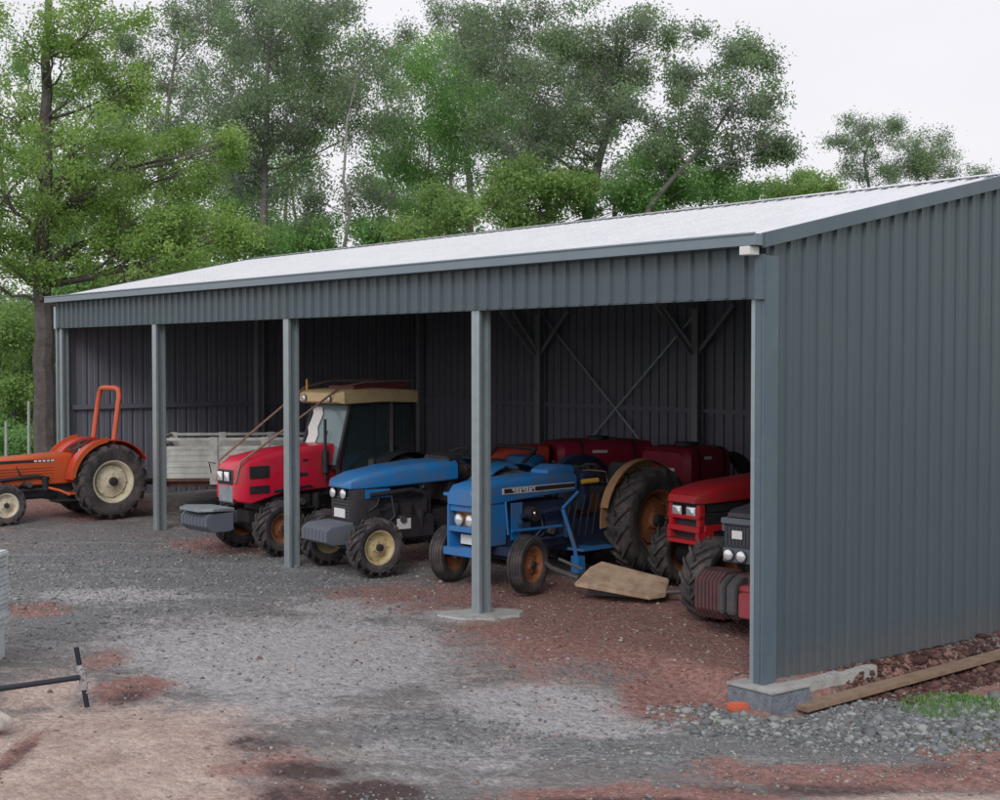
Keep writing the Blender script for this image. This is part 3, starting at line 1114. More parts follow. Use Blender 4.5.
def arc_plate(mb, cx, cz, r0, r1, a0, a1, y, th=.012, n=16):
    secs = []
    for i in range(n + 1):
        a = R(a0 + (a1 - a0) * i / n)
        c_, s_ = math.cos(a), math.sin(a)
        secs.append([(cx + r0 * c_, y, cz + r0 * s_), (cx + r1 * c_, y, cz + r1 * s_), (cx + r1 * c_, y + th, cz + r1 * s_), (cx + r0 * c_, y + th, cz + r0 * s_)])
    mb.loft(secs)
    return mb


def engine(parent, x0, x1, z0, z1, hw, m=M_BLACK, seed=1):
    rg = random.Random(seed)
    mb = MB()
    mb.box(x0, x1, -hw, hw, z0, z1 - .12)
    mb.box(x0 + .08, x1 - .05, -hw * .7, hw * .7, z1 - .12, z1)
    for s in (-1, 1):
        for i in range(4):
            xa = x0 + .1 + i * (x1 - x0 - .2) / 4
            mb.box(xa, xa + (x1 - x0) * .14, s * hw, s * (hw + .04 + rg.uniform(0, .05)), z0 + .12, z1 - .2 - rg.uniform(0, .1))
        mb.tube([(x0 + .15, s * (hw + .06), z1 - .15), (x0 + .35, s * (hw + .09), z1 - .1), (x1 - .15, s * (hw + .08), z1 - .14)], .03, 8)
        mb.tube([(x0 + .2, s * (hw + .07), z0 + .1), (x0 + .22, s * (hw + .09), z0 + .3)], .05, 10)
        mb.tube([(x1 - .3, s * (hw + .05), z0 + .05), (x1 - .5, s * (hw + .1), z0 + .25), (x1 - .45, s * (hw + .08), z1 - .1)], .015, 6)
        for i in range(5):
            xa, za = rg.uniform(x0, x1 - .1), rg.uniform(z0 + .1, z1 - .1)
            xb, zb_ = xa + rg.uniform(-.3, .3), za + rg.uniform(-.25, .25)
            mb.tube([(xa, s * hw, za), (xa, s * (hw + .06), za), ((xa + xb) / 2, s * (hw + .09), (za + zb_) / 2 - .04), (xb, s * (hw + .05), zb_), (xb, s * hw, zb_)], .010, 6)
            mb.box(xa - .03, xa + .04, s * hw, s * (hw + .05), za - .03, za + .03)
        mb.tube([(x1 - .1, s * (hw + .05), z0 + .1), (x0 + .1, s * (hw + .09), z0 + .12)], .018, 6)
    e = mb.build('engine', m, parent, bevel=0.008)
    for s in (-1, 1):
        fb = MB()
        fb.tube([(x0 + (x1 - x0) * .45, s * (hw + .03), z0 + .2), (x0 + (x1 - x0) * .45, s * (hw + .14), z0 + .2)], .045, 14)
        fb.build('oil_filter', M_GREYIRON, e, smooth=True)
    return e


def chassis(parent, wb, z=.42, hw=.16, m=M_BLACK, rear=-.25):
    mb = MB()
    mb.box(rear, wb * .45, -hw * 1.2, hw * 1.2, z - .1, z + .28)
    mb.box(wb * .45, wb + .25, -hw, hw, z - .02, z + .15)
    mb.tube([(0, -.45, z + .1), (0, .45, z + .1)], .11, 14)
    mb.box(rear - .35, rear, -.3, -.25, z - .1, z - .02)
    mb.box(rear - .35, rear, .25, .3, z - .1, z - .02)
    mb.box(.35, .8, -.42, .42, z - .06, z - .03)
    return mb.build('chassis', m, parent, bevel=0.01)


def front_axle(parent, wb, tf, z, m=M_BLACK, four=True):
    mb = MB()
    if four:
        mb.loft([rrect(wb - .05, 0, 0, 0, 0)] * 0 or [[(wb - .07, y, zz) for (y, zz) in ()]] if False else [
            [(wb - .06, -tf / 2 + .1, z - .05), (wb + .06, -tf / 2 + .1, z - .05), (wb + .06, -tf / 2 + .1, z + .05), (wb - .06, -tf / 2 + .1, z + .05)],
            [(wb - .09, -.05, z - .09), (wb + .09, -.05, z - .09), (wb + .09, -.05, z + .10), (wb - .09, -.05, z + .10)],
            [(wb - .09, .05, z - .09), (wb + .09, .05, z - .09), (wb + .09, .05, z + .10), (wb - .09, .05, z + .10)],
            [(wb - .06, tf / 2 - .1, z - .05), (wb + .06, tf / 2 - .1, z - .05), (wb + .06, tf / 2 - .1, z + .05), (wb - .06, tf / 2 - .1, z + .05)]])
        for s in (-1, 1):
            mb.rev([(s * (tf / 2 - .22), .001), (s * (tf / 2 - .22), .09), (s * (tf / 2 - .02), .11), (s * (tf / 2 - .02), .001)], (wb, 0, z), 16)
    else:
        mb.box(wb - .05, wb + .05, -tf / 2 + .12, tf / 2 - .12, z + .06, z + .16)
        for s in (-1, 1):
            mb.tube([(wb, s * (tf / 2 - .14), z - .06), (wb, s * (tf / 2 - .14), z + .24)], .035, 10)
            mb.tube([(wb, s * (tf / 2 - .14), z), (wb, s * (tf / 2), z)], .03, 10)
    mb.tube([(wb - .14, -tf / 2 + .14, z), (wb - .14, tf / 2 - .14, z)], .016, 8)
    return mb.build('front_axle', m, parent, bevel=0.006)


def steering(parent, x, z, m=M_BLACK, r_=.19):
    mb = MB()
    c = Vector((x, 0, z))
    nrm = Vector((.45, 0, .9)).normalized() * -1
    a_ = Vector((0, 1, 0))
    b_ = nrm.cross(a_)
    ring = [c + (a_ * math.cos(t) + b_ * math.sin(t)) * r_ for t in [2 * math.pi * i / 24 for i in range(24)]]
    mb.tube(ring, .014, 8, closed=True)
    for k in range(3):
        t = 2 * math.pi * k / 3
        mb.tube([c, c + (a_ * math.cos(t) + b_ * math.sin(t)) * r_], .009, 6)
    mb.tube([c, c + Vector((.25, 0, -.45))], .022, 8)
    return mb.build('steering_wheel', m, parent, smooth=True)


def seat(parent, x, z, m=M_SEAT):
    mb = MB()
    secs = [rrect(x - .22, .22, z, z + .08, .03), rrect(x + .22, .23, z - .01, z + .09, .035)]
    mb.loft(secs)
    back = [rrect(x - .28, .21, z + .05, z + .38, .08), rrect(x - .20, .22, z + .02, z + .36, .08)]
    mb.loft(back)
    mb.box(x - .1, x + .1, -.1, .1, z - .25, z)
    return mb.build('seat', m, parent, bevel=0.01)


def lamps(parent, pts, r_, m_h=M_BLACK, square=False, r2=None):
    for (x, y, z) in pts:
        mb = MB()
        if square:
            mb.box(x - .05, x + .004, y - r_ - .008, y + r_ + .008, z - r2 - .008, z + r2 + .008)
            h = mb.build('headlight', m_h, parent, bevel=.004)
            lb = MB()
            lb.loft([rrect(x + .005, r_, z - r2, z + r2, .012, yc=y), rrect(x + .014, r_ * .8, z - r2 * .75, z + r2 * .75, .01, yc=y)])
            lb.build('lens', M_LENS, h, smooth=True)
        else:
            mb.tube([(x - .05, y, z), (x, y, z)], [r_ * .8, r_ * 1.12], 18)
            h = mb.build('headlight', m_h, parent, smooth=True)
            lb = MB()
            lb.tube([(x + .001, y, z), (x + .012, y, z), (x + .02, y, z), (x + .024, y, z)], [r_, r_ * .9, r_ * .55, r_ * .1], 18)
            lb.build('lens', M_LENS, h, smooth=True)


def exhaust(parent, x, y, z0, z1, m=M_BLACK):
    mb = MB()
    mb.tube([(x, y, z0), (x, y, z0 + .1), (x, y, z0 + .12), (x, y, z0 + .42), (x, y, z0 + .44), (x, y, z1)], [.02, .02, .05, .05, .022, .02], 12)
    return mb.build('exhaust', m, parent, smooth=True)




def tractor(label, u, v, dh, **kw):
    """root at the ground under the middle of the rear axle; u, v give the FRONT axle centre"""
    wb = kw['wb']
    f = S(u, v)
    h = HEAD + R(dh)
    ox, oy = f.x - math.cos(h) * wb, f.y - math.sin(h) * wb
    z = (gh(f.x, f.y) + gh(ox, oy)) / 2 + .0
    zf, zr = gh(f.x, f.y), gh(ox, oy)
    t = thing('tractor', label, 'tractor', (ox, oy, zr + .01), h, 'tractors parked under and beside the shed')
    t.rotation_euler = (0, -math.atan2(zf - zr, wb), h)
    return t


HEAD = math.atan2(-VD[1], -VD[0])     # facing straight out of the shed


# ---- 1 the orange tractor left of the shed, seen from its side
def orange_tractor():
    rear = Vector((-6.02, 21.55))
    h = HEAD
    wb = 1.62
    zr = gh(rear.x, rear.y)
    ctr = rear + Vector((math.sin(h), -math.cos(h))) * -(-.45)
    # rear is the near (left) wheel; move the origin to the axle middle
    left = Vector((-math.sin(h), math.cos(h)))
    ctr = rear - left * .48
    t = thing('tractor', 'orange tractor with red orange roll hoop and cream rims parked left of the shed', 'tractor', (ctr.x, ctr.y, zr), h, 'tractors parked under and beside the shed')
    chassis(t, wb, .36, .13)
    engine(t, wb * .45, wb + .15, .38, .80, .17, seed=3)
    mb = MB()
    mb.loft([rrect(wb + .42, .19, .62, .86, .05), rrect(wb + .36, .22, .56, .93, .06), rrect(wb - .1, .235, .56, .985, .06), rrect(.62, .245, .56, 1.035, .07), rrect(.50, .22, .60, 1.02, .07)])
    bn = mb.build('bonnet', M_ORANGE, t, bevel=.006)
    for s in (-1, 1):
        sb = MB()
        sb.box(.66, wb + .3, s * .238 - .002, s * .238 + .008 * 0 + .002 + .003 * s, .905, .945)
        sb.build('stripe', M_BLACK, bn)
        lt = MB()
        for i in range(5):
            xa = .80 + i * .065
            lt.box(xa, xa + .045, s * .243 - .002, s * .243 + .002, .912, .938)
        lt.build('marking', M_WHITE, bn)
        lv = MB()
        for i in range(5):
            zz = .64 + i * .042
            lv.box(.72, wb + .25, s * .240 - .003, s * .240 + .003, zz, zz + .014)
        lv.build('louvre', mat('dark_orange', (.25, .05, .02), .6), bn)
    mb = MB()
    mb.box(wb + .42, wb + .435, -.15, .15, .64, .82)
    mb.build('grille', M_BLACK, t, bevel=.004)
    lamps(t, [(wb + .44, .09, .74), (wb + .44, -.09, .74)], .05)
    mb = MB()   # dash cowl
    mb.loft([rrect(.52, .20, .55, 1.02, .05), rrect(.40, .17, .55, 1.0, .05), rrect(.34, .12, .6, .95, .05)])
    mb.build('dashboard', M_REDOR, t, smooth=True)
    steering(t, .30, 1.13, r_=.17)
    seat(t, -.08, .80)
    mb = MB()
    mb.box(.14, .62, -.42, .42, .40, .43)
    mb.box(.5, .75, -.14, .14, .43, .56)
    mb.tube([(.62, .42, .40), (.75, .35, .47), (.95, .24, .53)], .02, 8)
    mb.tube([(.62, -.42, .40), (.75, -.35, .47), (.95, -.24, .53)], .02, 8)
    mb.build('footplate', M_ORANGE, t, bevel=.004)
    for s in (-1, 1):
        mb = MB()
        y0, y1 = (s * .28, s * .60) if s > 0 else (s * .60, s * .28)
        arc_strip(mb, 0, .58, .63, 62, 150, y0, y1, .015)
        arc_strip(mb, 0, .58, .63, 5, 62, y0, y1 - .0, .015)
        mb.build('fender', M_REDOR, t, smooth=True)
        mb = MB()
        ys = s * .28
        arc_plate(mb, 0, .58, .25, .63, 0, 150, ys - .006 * s - .006, .012)
        mb.build('fender_skirt', M_REDOR, t)
        mb = MB()
        ys = s * .60
        arc_plate(mb, 0, .58, .615, .69, 8, 82, ys - .006, .012)
        mb.build('fender_edge', M_ORANGE, t)
        wheel(t, 0, s * .47, .58, .58, .30, .32, M_CREAM2, s, True, 18)
        wheel(t, wb, s * .44, .31, .31, .18, .18, M_CREAM2, s, True, 16)
    front_axle(t, wb, .86, .31)
    mb = MB()   # roll hoop
    x = -.16
    pts = [(x + .10, .40, .95), (x + .02, .40, 1.55)]
    pts += [(x - .03, .39, 1.90), (x - .04, .34, 1.99), (x - .04, .22, 2.01), (x - .04, -.22, 2.01), (x - .04, -.34, 1.99), (x - .03, -.39, 1.90), (x + .02, -.40, 1.55), (x + .10, -.40, .95)]
    mb2 = MB()
    for a, b in ((0, 1),):
        pass
    mb2.tube(pts, .042, 8)
    mb2.build('roll_hoop', M_HOOP, t, smooth=True)
    mb = MB()
    mb.tube([(.35, .15, .95), (.33, .16, 1.06)], .022, 8)
    mb.tube([(.28, -.12, .9), (.24, -.14, 1.1)], .012, 6)
    mb.tube([(.24, -.14, 1.1), (.24, -.14, 1.13)], .025, 8)
    mb.build('lever', M_WHITE, t, smooth=True)
    return t


ORANGE = orange_tractor()


# ---- 2 red tractor with cab
def red_cab_tractor():
    wb = 1.95
    t = tractor('bright red tractor with tan roofed glass cab and grey front weight', 9.0, .28, 3, wb=wb)
    chassis(t, wb)
    engine(t, 1.0, wb + .1, .45, .95, .2, seed=4)
    mb = MB()
    X = wb
    mb.loft([rrect(X + .50, .22, .74, 1.10, .08), rrect(X + .46, .26, .70, 1.18, .09), rrect(X + .30, .29, .66, 1.28, .10), rrect(X - .2, .30, .78, 1.36, .10),
             rrect(1.1, .31, .80, 1.40, .10), rrect(.78, .31, .82, 1.41, .10)])
    bn = mb.build('bonnet', M_RED, t, smooth=True)
    for s in (-1, 1):
        for (xa, xb, za, zb) in ((X + .02, X + .32, 1.0, 1.16), (X + .02, X + .32, .80, .90), (X - .85, X - .5, 1.18, 1.22), (X - .85, X - .45, .98, 1.04)):
            lv = MB()
            lv.box(xa, xb, s * .300 - .006, s * .300 + .006, za, zb)
            lv.build('louvre', M_BLACK, bn, bevel=.003)
    mb = MB()
    mb.loft([rrect(X + .52, .17, .93, 1.1, .03), rrect(X + .495, .20, .92, 1.12, .03)])
    mb.build('light_panel', M_BLACK, t, bevel=.004)
    lamps(t, [(X + .535, .085, 1.03), (X + .535, -.085, 1.03)], .065, square=True, r2=.06)
    mb = MB()
    mb.loft([rrect(X + .515, .15, .70, .90, .02), rrect(X + .495, .17, .68, .91, .02)])
    mb.build('grille', M_WT2, t, bevel=.004)
    # front weight
    mb = MB()
    mb.box(X + .4, X + .62, -.12, .12, .42, .58)
    for i in range(8):
        y = -.34 + i * .085
        sd = [(.58, .36), (.58, .585), (.92, .585), (.98, .53), (.98, .42), (.90, .34), (.64, .34)]
        mb.loft([[(X + a_, y + e_, b_) for a_, b_ in sd] for e_ in (0, .076)])
    wt = mb.build('front_weight', M_WT, t, bevel=.008)
    mb = MB()
    mb.loft([rrect(X + .55, .30, .595, .64, .015), rrect(X + .90, .37, .615, .655, .015), rrect(X + 1.05, .24, .61, .645, .015)])
    mb.build('weight_plate', M_WT2, wt, bevel=.006)
    front_axle(t, wb, 1.0, .36)
    for s in (-1, 1):
        wheel(t, wb, s * .50, .355, .36, .27, .19, M_RUST, s, True, 16)
        wheel(t, 0, s * .60, .60, .60, .36, .34, M_CREAM, s, True, 18)
        mb = MB()
        y0, y1 = sorted((s * .42, s * .80))
        arc_strip(mb, 0, .6, .67, 20, 150, y0, y1)
        mb.build('fender', M_BLACK, t, smooth=True)
    # cab
    cab = MB()
    zb, zt = 1.12, 1.95
    post = {}
    for s in (-1, 1):
        pf0, pf1 = (1.0, s * .46, zb - .05), (.75, s * .44, zt)
        pm0, pm1 = (.10, s * .5, .75), (.08, s * .48, zt)
        pr0, pr1 = (-.3, s * .48, 1.0), (-.3, s * .45, zt)
        for a, b in ((pf0, pf1), (pm0, pm1), (pr0, pr1)):
            bar(cab, a, b, .05, .05)
        bar(cab, (1.0, s * .46, zb), (.95, s * .48, .75), .05, .05)
        bar(cab, (.95, s * .48, .75), (-.3, s * .48, .9), .05, .05)
        bar(cab, pf1, pr1, .05, .06)
    for (x, z) in ((1.0, zb - .03), (.75, zt), (-.3, zt), (-.3, 1.0)):
        bar(cab, (x, -.45, z), (x, .45, z), .05, .05)
    cb = cab.build('cab_frame', M_BLACK, t)
    g = MB()
    th = .004
    g.add([(.995, -.42, zb), (.995, .42, zb), (.752, .42, zt - .02), (.752, -.42, zt - .02), (.99, -.42, zb), (.99, .42, zb), (.747, .42, zt - .02), (.747, -.42, zt - .02)],
          [(0, 1, 2, 3), (7, 6, 5, 4)])
    g.build('windscreen', M_WIND, cb)
    for s in (-1, 1):
        g = MB()
        g.add([(.97, s * .465, .80), (.06, s * .495, .80), (.06, s * .48, zt - .03), (.76, s * .45, zt - .03)], [(0, 1, 2, 3)])
        g.add([(.04, s * .495, .95), (-.27, s * .48, .98), (-.27, s * .46, zt - .03), (.04, s * .48, zt - .03)], [(0, 1, 2, 3)])
        g.build('side_window', M_GLASS, cb)
    # solid white strip standing in for the silvery plastic reflection; also a wiper
    p = MB()
    secs = []
    for i in range(9):
        z = zb + .0 + (zt - zb - .06) * i / 8
        x = 1.0 - (z - zb) / (zt - zb) * .25 + .015
        wob = .03 * math.sin(i * 2.1)
        secs.append([(x, -.40 + wob, z), (x + .012, -.30 + wob * .5, z), (x, -.17 + wob, z), (x - .006, -.17 + wob, z), (x + .004, -.30 + wob * .5, z), (x - .006, -.40 + wob, z)])
    p.loft(secs)
    p.build('reflection_strip', M_WHITE, cb, smooth=True)
    p = MB()
    p.tube([(1.02, .05, zb), (.90, .10, zb + .45)], .008, 6)
    p.build('wiper', M_BLACK, cb)
    rf = MB()
    rf.loft([rrect(1.0, .44, zt + .03, zt + .15, .03), rrect(.92, .53, zt + .0, zt + .18, .04), rrect(.3, .55, zt + .02, zt + .21, .05), rrect(-.34, .54, zt + .0, zt + .18, .04), rrect(-.40, .48, zt + .03, zt + .15, .03)])
    rf.build('cab_roof', M_CABTAN, cb, smooth=True)
    rk = MB()
    rk.loft([rrect(.6, .3, zt + .185, zt + .24, .02), rrect(-.3, .34, zt + .2, zt + .27, .03)])
    rk.build('roof_hatch', mat('hatch_red', (.22, .05, .05), .6), cb, smooth=True)
    seat(t, .02, .95)
    steering(t, .48, 1.25)
    for s in (-1, 1):   # branch deflector rails from nose to cab roof
        b = MB()
        b.tube([(X + .50, s * .24, .95), (X + .44, s * .27, 1.22), (.92, s * .42, zt + .22), (.5, s * .44, zt + .30), (-.3, s * .44, zt + .31)], .016, 8)
        b.build('branch_guard', M_WOODBROWN, t, smooth=True)
    b = MB()
    b.tube([(X + .50, -.26, 1.18), (X + .56, -.33, 1.20), (X + .52, -.34, 1.05)], .008, 6)
    b.tube([(.5, -.44, zt + .30), (.5, .44, zt + .30)], .012, 6)
    b.build('branch_guard', M_BLACK, t, smooth=True)
    b = MB()
    b.tube([(.93, -.36, zt + .15), (.93, -.36, zt + .33)], .016, 8)
    b.build('beacon_stem', M_YEL, t, smooth=True)
    for y in (-.30, .30):
        lamps(t, [(1.02, y, zt + .07)], .045)
    exhaust(t, 1.12, .36, .9, 1.75)
    return t


red_cab_tractor()


# ---- 3 blue tractor with smooth sloping bonnet
def blue_sloping():
    wb = 2.0
    t = tractor('blue tractor with smooth sloping bonnet, black grille and cream front rims', 7.02, .45, -2, wb=wb)
    chassis(t, wb)
    engine(t, .95, wb + .05, .42, 1.08, .24, seed=8)
    X = wb
    mb = MB()
    mb.loft([rrect(X + .19, .17, 1.035, 1.075, .018), rrect(X + .13, .26, 1.02, 1.13, .045), rrect(X - .08, .31, 1.02, 1.20, .07), rrect(X - .5, .33, 1.03, 1.27, .09),
             rrect(X - 1.0, .34, 1.05, 1.31, .10), rrect(X - 1.40, .34, 1.07, 1.32, .10)])
    bn = mb.build('bonnet', M_BLUE, t, smooth=True)
    mb = MB()
    mb.loft([rrect(X + .12, .24, .62, 1.02, .03), rrect(X + .03, .28, .58, 1.03, .03), rrect(X - .25, .30, .60, 1.03, .03)])
    gr = mb.build('grille', M_BLACK, t, bevel=.006)
    mb = MB()
    for i in range(7):
        mb.box(X + .115, X + .128, -.21, .21, .66 + i * .04, .675 + i * .04)
    mb.build('grille_slat', M_GREYIRON, gr)
    lamps(t, [(X + .15, -.15, .955), (X + .15, .10, .955)], .062)
    mb = MB()
    mb.box(X + .13, X + .137, -.14, .12, .66, .77)
    mb.build('number_plate', M_WHITE, t, bevel=.002)
    for s in (-1, 1):
        mb = MB()
        mb.box(X - .40, X - .05, s * .30 - .006, s * .30 + .008, .90, 1.01)
        mb.build('side_panel', M_BLUE, t, bevel=.004)
    mb = MB()
    mb.box(X + .0, X + .25, -.12, .12, .45, .60)
    for i in range(7):
        y = -.31 + i * .09
        mb.loft([rrect(X + .12, .040,   .36, .62, .015, yc=y + .04), rrect(X + .42, .040, .36, .60, .03, yc=y + .04), rrect(X + .50, .040, .40, .55, .03, yc=y + .04)])
    mb.build('front_weight', M_WT, t, bevel=.008)
    front_axle(t, wb, 1.2, .36)
    for s in (-1, 1):
        wheel(t, wb, s * .60, .35, .355, .27, .205, M_CREAM, s, True, 16)
        wheel(t, 0, s * .62, .60, .60, .36, .34, M_CREAM, s, True, 18)
        mb = MB()
        y0, y1 = sorted((s * .42, s * .80))
        arc_strip(mb, 0, .6, .67, 10, 150, y0, y1)
        mb.build('fender', M_BLUE, t, smooth=True)
    mb = MB()
    mb.box(1.33, 1.53, .355, .362, .50, .63)
    mb.build('label_plate', M_WHITE, t)
    mb = MB()
    mb.box(.95, 1.55, .22, .352, .36, .66)
    mb.build('fuel_tank', M_BLACK, t, bevel=.03)
    mb = MB()
    mb.loft([rrect(.70, .30, .8, 1.36, .07), rrect(.52, .25, .8, 1.40, .07)])
    mb.build('dashboard', M_BLACK, t, smooth=True)
    steering(t, .42, 1.36)
    seat(t, -.02, .9)
    mb = MB()
    for s in (-1, 1):
        mb.tube([(-.32, s * .42, .75), (-.34, s * .42, 1.2), (-.60, s * .42, 1.42)], .028, 8)
    mb.tube([(-.60, -.42, 1.42), (-.60, .42, 1.42)], .028, 8)
    mb.build('folded_roll_bar', M_BLACK, t, smooth=True)
    exhaust(t, X - .55, -.36, .9, 1.1)
    return t


blue_sloping()


# ---- 4 older blue tractor, square nose, rusty wheels
def blue_square():
    wb = 2.12
    t = tractor('older blue square nosed tractor with rusty orange rims and black side stripe', 5.08, 1.10, 5, wb=wb)
    chassis(t, wb, m=M_DKBLUE)
    engine(t, .9, wb - .1, .42, .96, .21, M_DKBLUE, seed=12)
    X = wb
    mb = MB()
    mb.loft([rrect(X + .44, .20, .98, 1.13, .06), rrect(X + .36, .235, .97, 1.20, .07), rrect(X + .10, .245, .98, 1.24, .07), rrect(X - .6, .25, 1.02, 1.27, .07), rrect(X - 1.15, .25, 1.04, 1.28, .07), rrect(X - 1.25, .24, 1.04, 1.26, .07)])
    mb.loft([rrect(X - .85, .14, 1.26, 1.31, .02), rrect(X - 1.0, .17, 1.26, 1.37, .05), rrect(X - 1.28, .16, 1.24, 1.35, .05)])
    bn = mb.build('bonnet', M_BLUE2, t, smooth=True)
    for s in (-1, 1):
        sb = MB()
        sb.box(X - 1.2, X - .02, s * .252 - .002, s * .252 + .003, 1.095, 1.145)
        sb.build('stripe', M_BLACK, bn)
        wl = MB()
        wl.box(X - 1.2, X - .02, s * .2545 - .002, s * .2545 + .002, 1.148, 1.156)
        wl.box(X - 1.2, X - .02, s * .2545 - .002, s * .2545 + .002, 1.084, 1.092)
        wl.box(X - .02, X + .005, s * .2545 - .002, s * .2545 + .002, 1.084, 1.156)
        for i in range(7):
            xa = X - .52 + i * .055
            k = i % 3
            wl.box(xa, xa + .010, s * .2565 - .002, s * .2565 + .002, 1.096, 1.144)
            wl.box(xa + .026, xa + .036, s * .2565 - .002, s * .2565 + .002, 1.096 if k else 1.118, 1.144)
            wl.box(xa + .010, xa + .026, s * .2560 - .002, s * .2560 + .002, 1.134 if k != 1 else 1.114, 1.144 if k != 1 else 1.124)
            if k != 0:
                wl.box(xa + .010, xa + .026, s * .2560 - .002, s * .2560 + .002, 1.096, 1.104)
        wl.build('marking', M_WHITE, bn)
    # nose frame with recessed lights
    mb = MB()
    mb.box(X + .18, X + .42, -.235, -.20, .43, .975)
    mb.box(X + .18, X + .42, .20, .235, .43, .975)
    mb.box(X - .08, X + .18, -.23, .23, .50, .985)
    mb.box(X + .20, X + .43, -.20, .20, .67, .73)
    mb.box(X + .20, X + .46, -.26, .26, .40, .49)
    mb.box(X + .34, X + .37, -.36, -.2, 1.06, 1.10)
    mb.box(X + .28, X + .40, -.235, .235, .90, .97)
    nf = mb.build('nose_frame', M_BLUE2, t, bevel=.008)
    mb = MB()
    mb.box(X + .185, X + .30, -.2, .2, .73, .90)
    mb.build('light_panel', M_OCHRE, t)
    lamps(t, [(X + .36, -.105, .80), (X + .36, .085, .80)], .06, M_CREAM)
    mb = MB()
    mb.box(X + .30, X + .31, -.12, .12, .52, .63)
    mb.build('number_plate', M_WHITE, t)
    mb = MB()
    mb.box(X + .185, X + .25, -.2, .2, .49, .67)
    mb.build('grille', M_BLACK, t)
    mb = MB()
    mb.box(X - .30, X - .12, .26, .27, .55, .98)
    mb.tube([(X - .05, .25, 1.0), (X - .07, .27, .62)], .014, 8)
    mb.tube([(X - .1, .3, .66), (X - .9, .32, .66)], .018, 8)
    mb.build('side_rail', M_BLUE2, t)
    mb = MB()
    mb.tube([(X - .42, .24, .84), (X - .42, .37, .84)], .085, 18)
    ac = mb.build('air_cleaner', M_BLACK, t, smooth=True)
    mb = MB()
    mb.tube([(X - .42, .371, .85), (X - .42, .385, .85)], [.04, .025], 14)
    mb.build('clamp', M_CHROME, ac, smooth=True)
    front_axle(t, wb, 1.4, .33, M_DKBLUE, four=False)
    for s in (-1, 1):
        fw = wheel(t, wb, s * .66, .33, .33, .19, .205, M_RUST, s, False)
        fw.rotation_euler.z = R(14)
        wheel(t, 0, s * .64, .66, .66, .38, .37, M_RUST, s, True, 18)
        mb = MB()
        y0, y1 = sorted((s * .48, s * .60))
        arc_strip(mb, 0, .66, .73, 15, 140, y0, y1, .014)
        mb.build('fender', M_OCHRE if s > 0 else M_DKBLUE, t, smooth=True)  # far fender and skirt: the bay's shade is put into a dark colour
        mb = MB()
        arc_plate(mb, 0, .66, .45, .73, -5, 110, s * .49 - .006, .012)
        mb.build('fender_skirt', M_OCHRE if s > 0 else M_DKBLUE, t)
    mb = MB()
    mb.loft([rrect(.72, .22, .8, 1.25, .05), rrect(.6, .2, .8, 1.27, .05)])
    mb.build('dashboard', M_DKBLUE, t, smooth=True)
    steering(t, .5, 1.24, r_=.19)
    mb = MB()
    mb.tube([(.62, .1, 1.27), (.52, .22, 1.27), (.46, .34, 1.26), (.44, .36, 1.12)], .011, 6)
    mb.tube([(.60, .24, 1.16), (.44, .36, 1.12)], .011, 6)
    mb.build('lever', M_CHROME, t, smooth=True)
    mb = MB()
    mb.tube([(.78, .24, 1.15), (.56, .3, 1.16)], .03, 8)
    mb.build('tool_tube', M_YEL, t, smooth=True)
    seat(t, 0, .95)
    mb = MB()     # blue support legs below the step
    mb.tube([(1.22, .34, .86), (1.10, .42, .40), (1.06, .44, .14)], .026, 8)
    mb.box(1.0, 1.12, .38, .5, .10, .30)
    mb.box(.55, 1.1, .30, .56, .36, .39)
    mb.tube([(1.2, .30, .85), (.95, .34, 1.05)], .02, 8)
    mb.build('step', M_BLUE2, t, bevel=.004)
    mb = MB()
    mb.tube([(1.155, .42, .62), (1.09, .455, .40)], .012, 8)
    mb.build('ram_rod', M_CHROME, t)
    for k in range(5):
        mb = MB()
        x = .62 + k * .12
        mb.tube([(x, .26, .5), (x + .03, .33, .75), (x - .08, .3, 1.0)], .012, 6)
        mb.build('hose', M_BLACK, t, smooth=True)
    return t


blue_square()


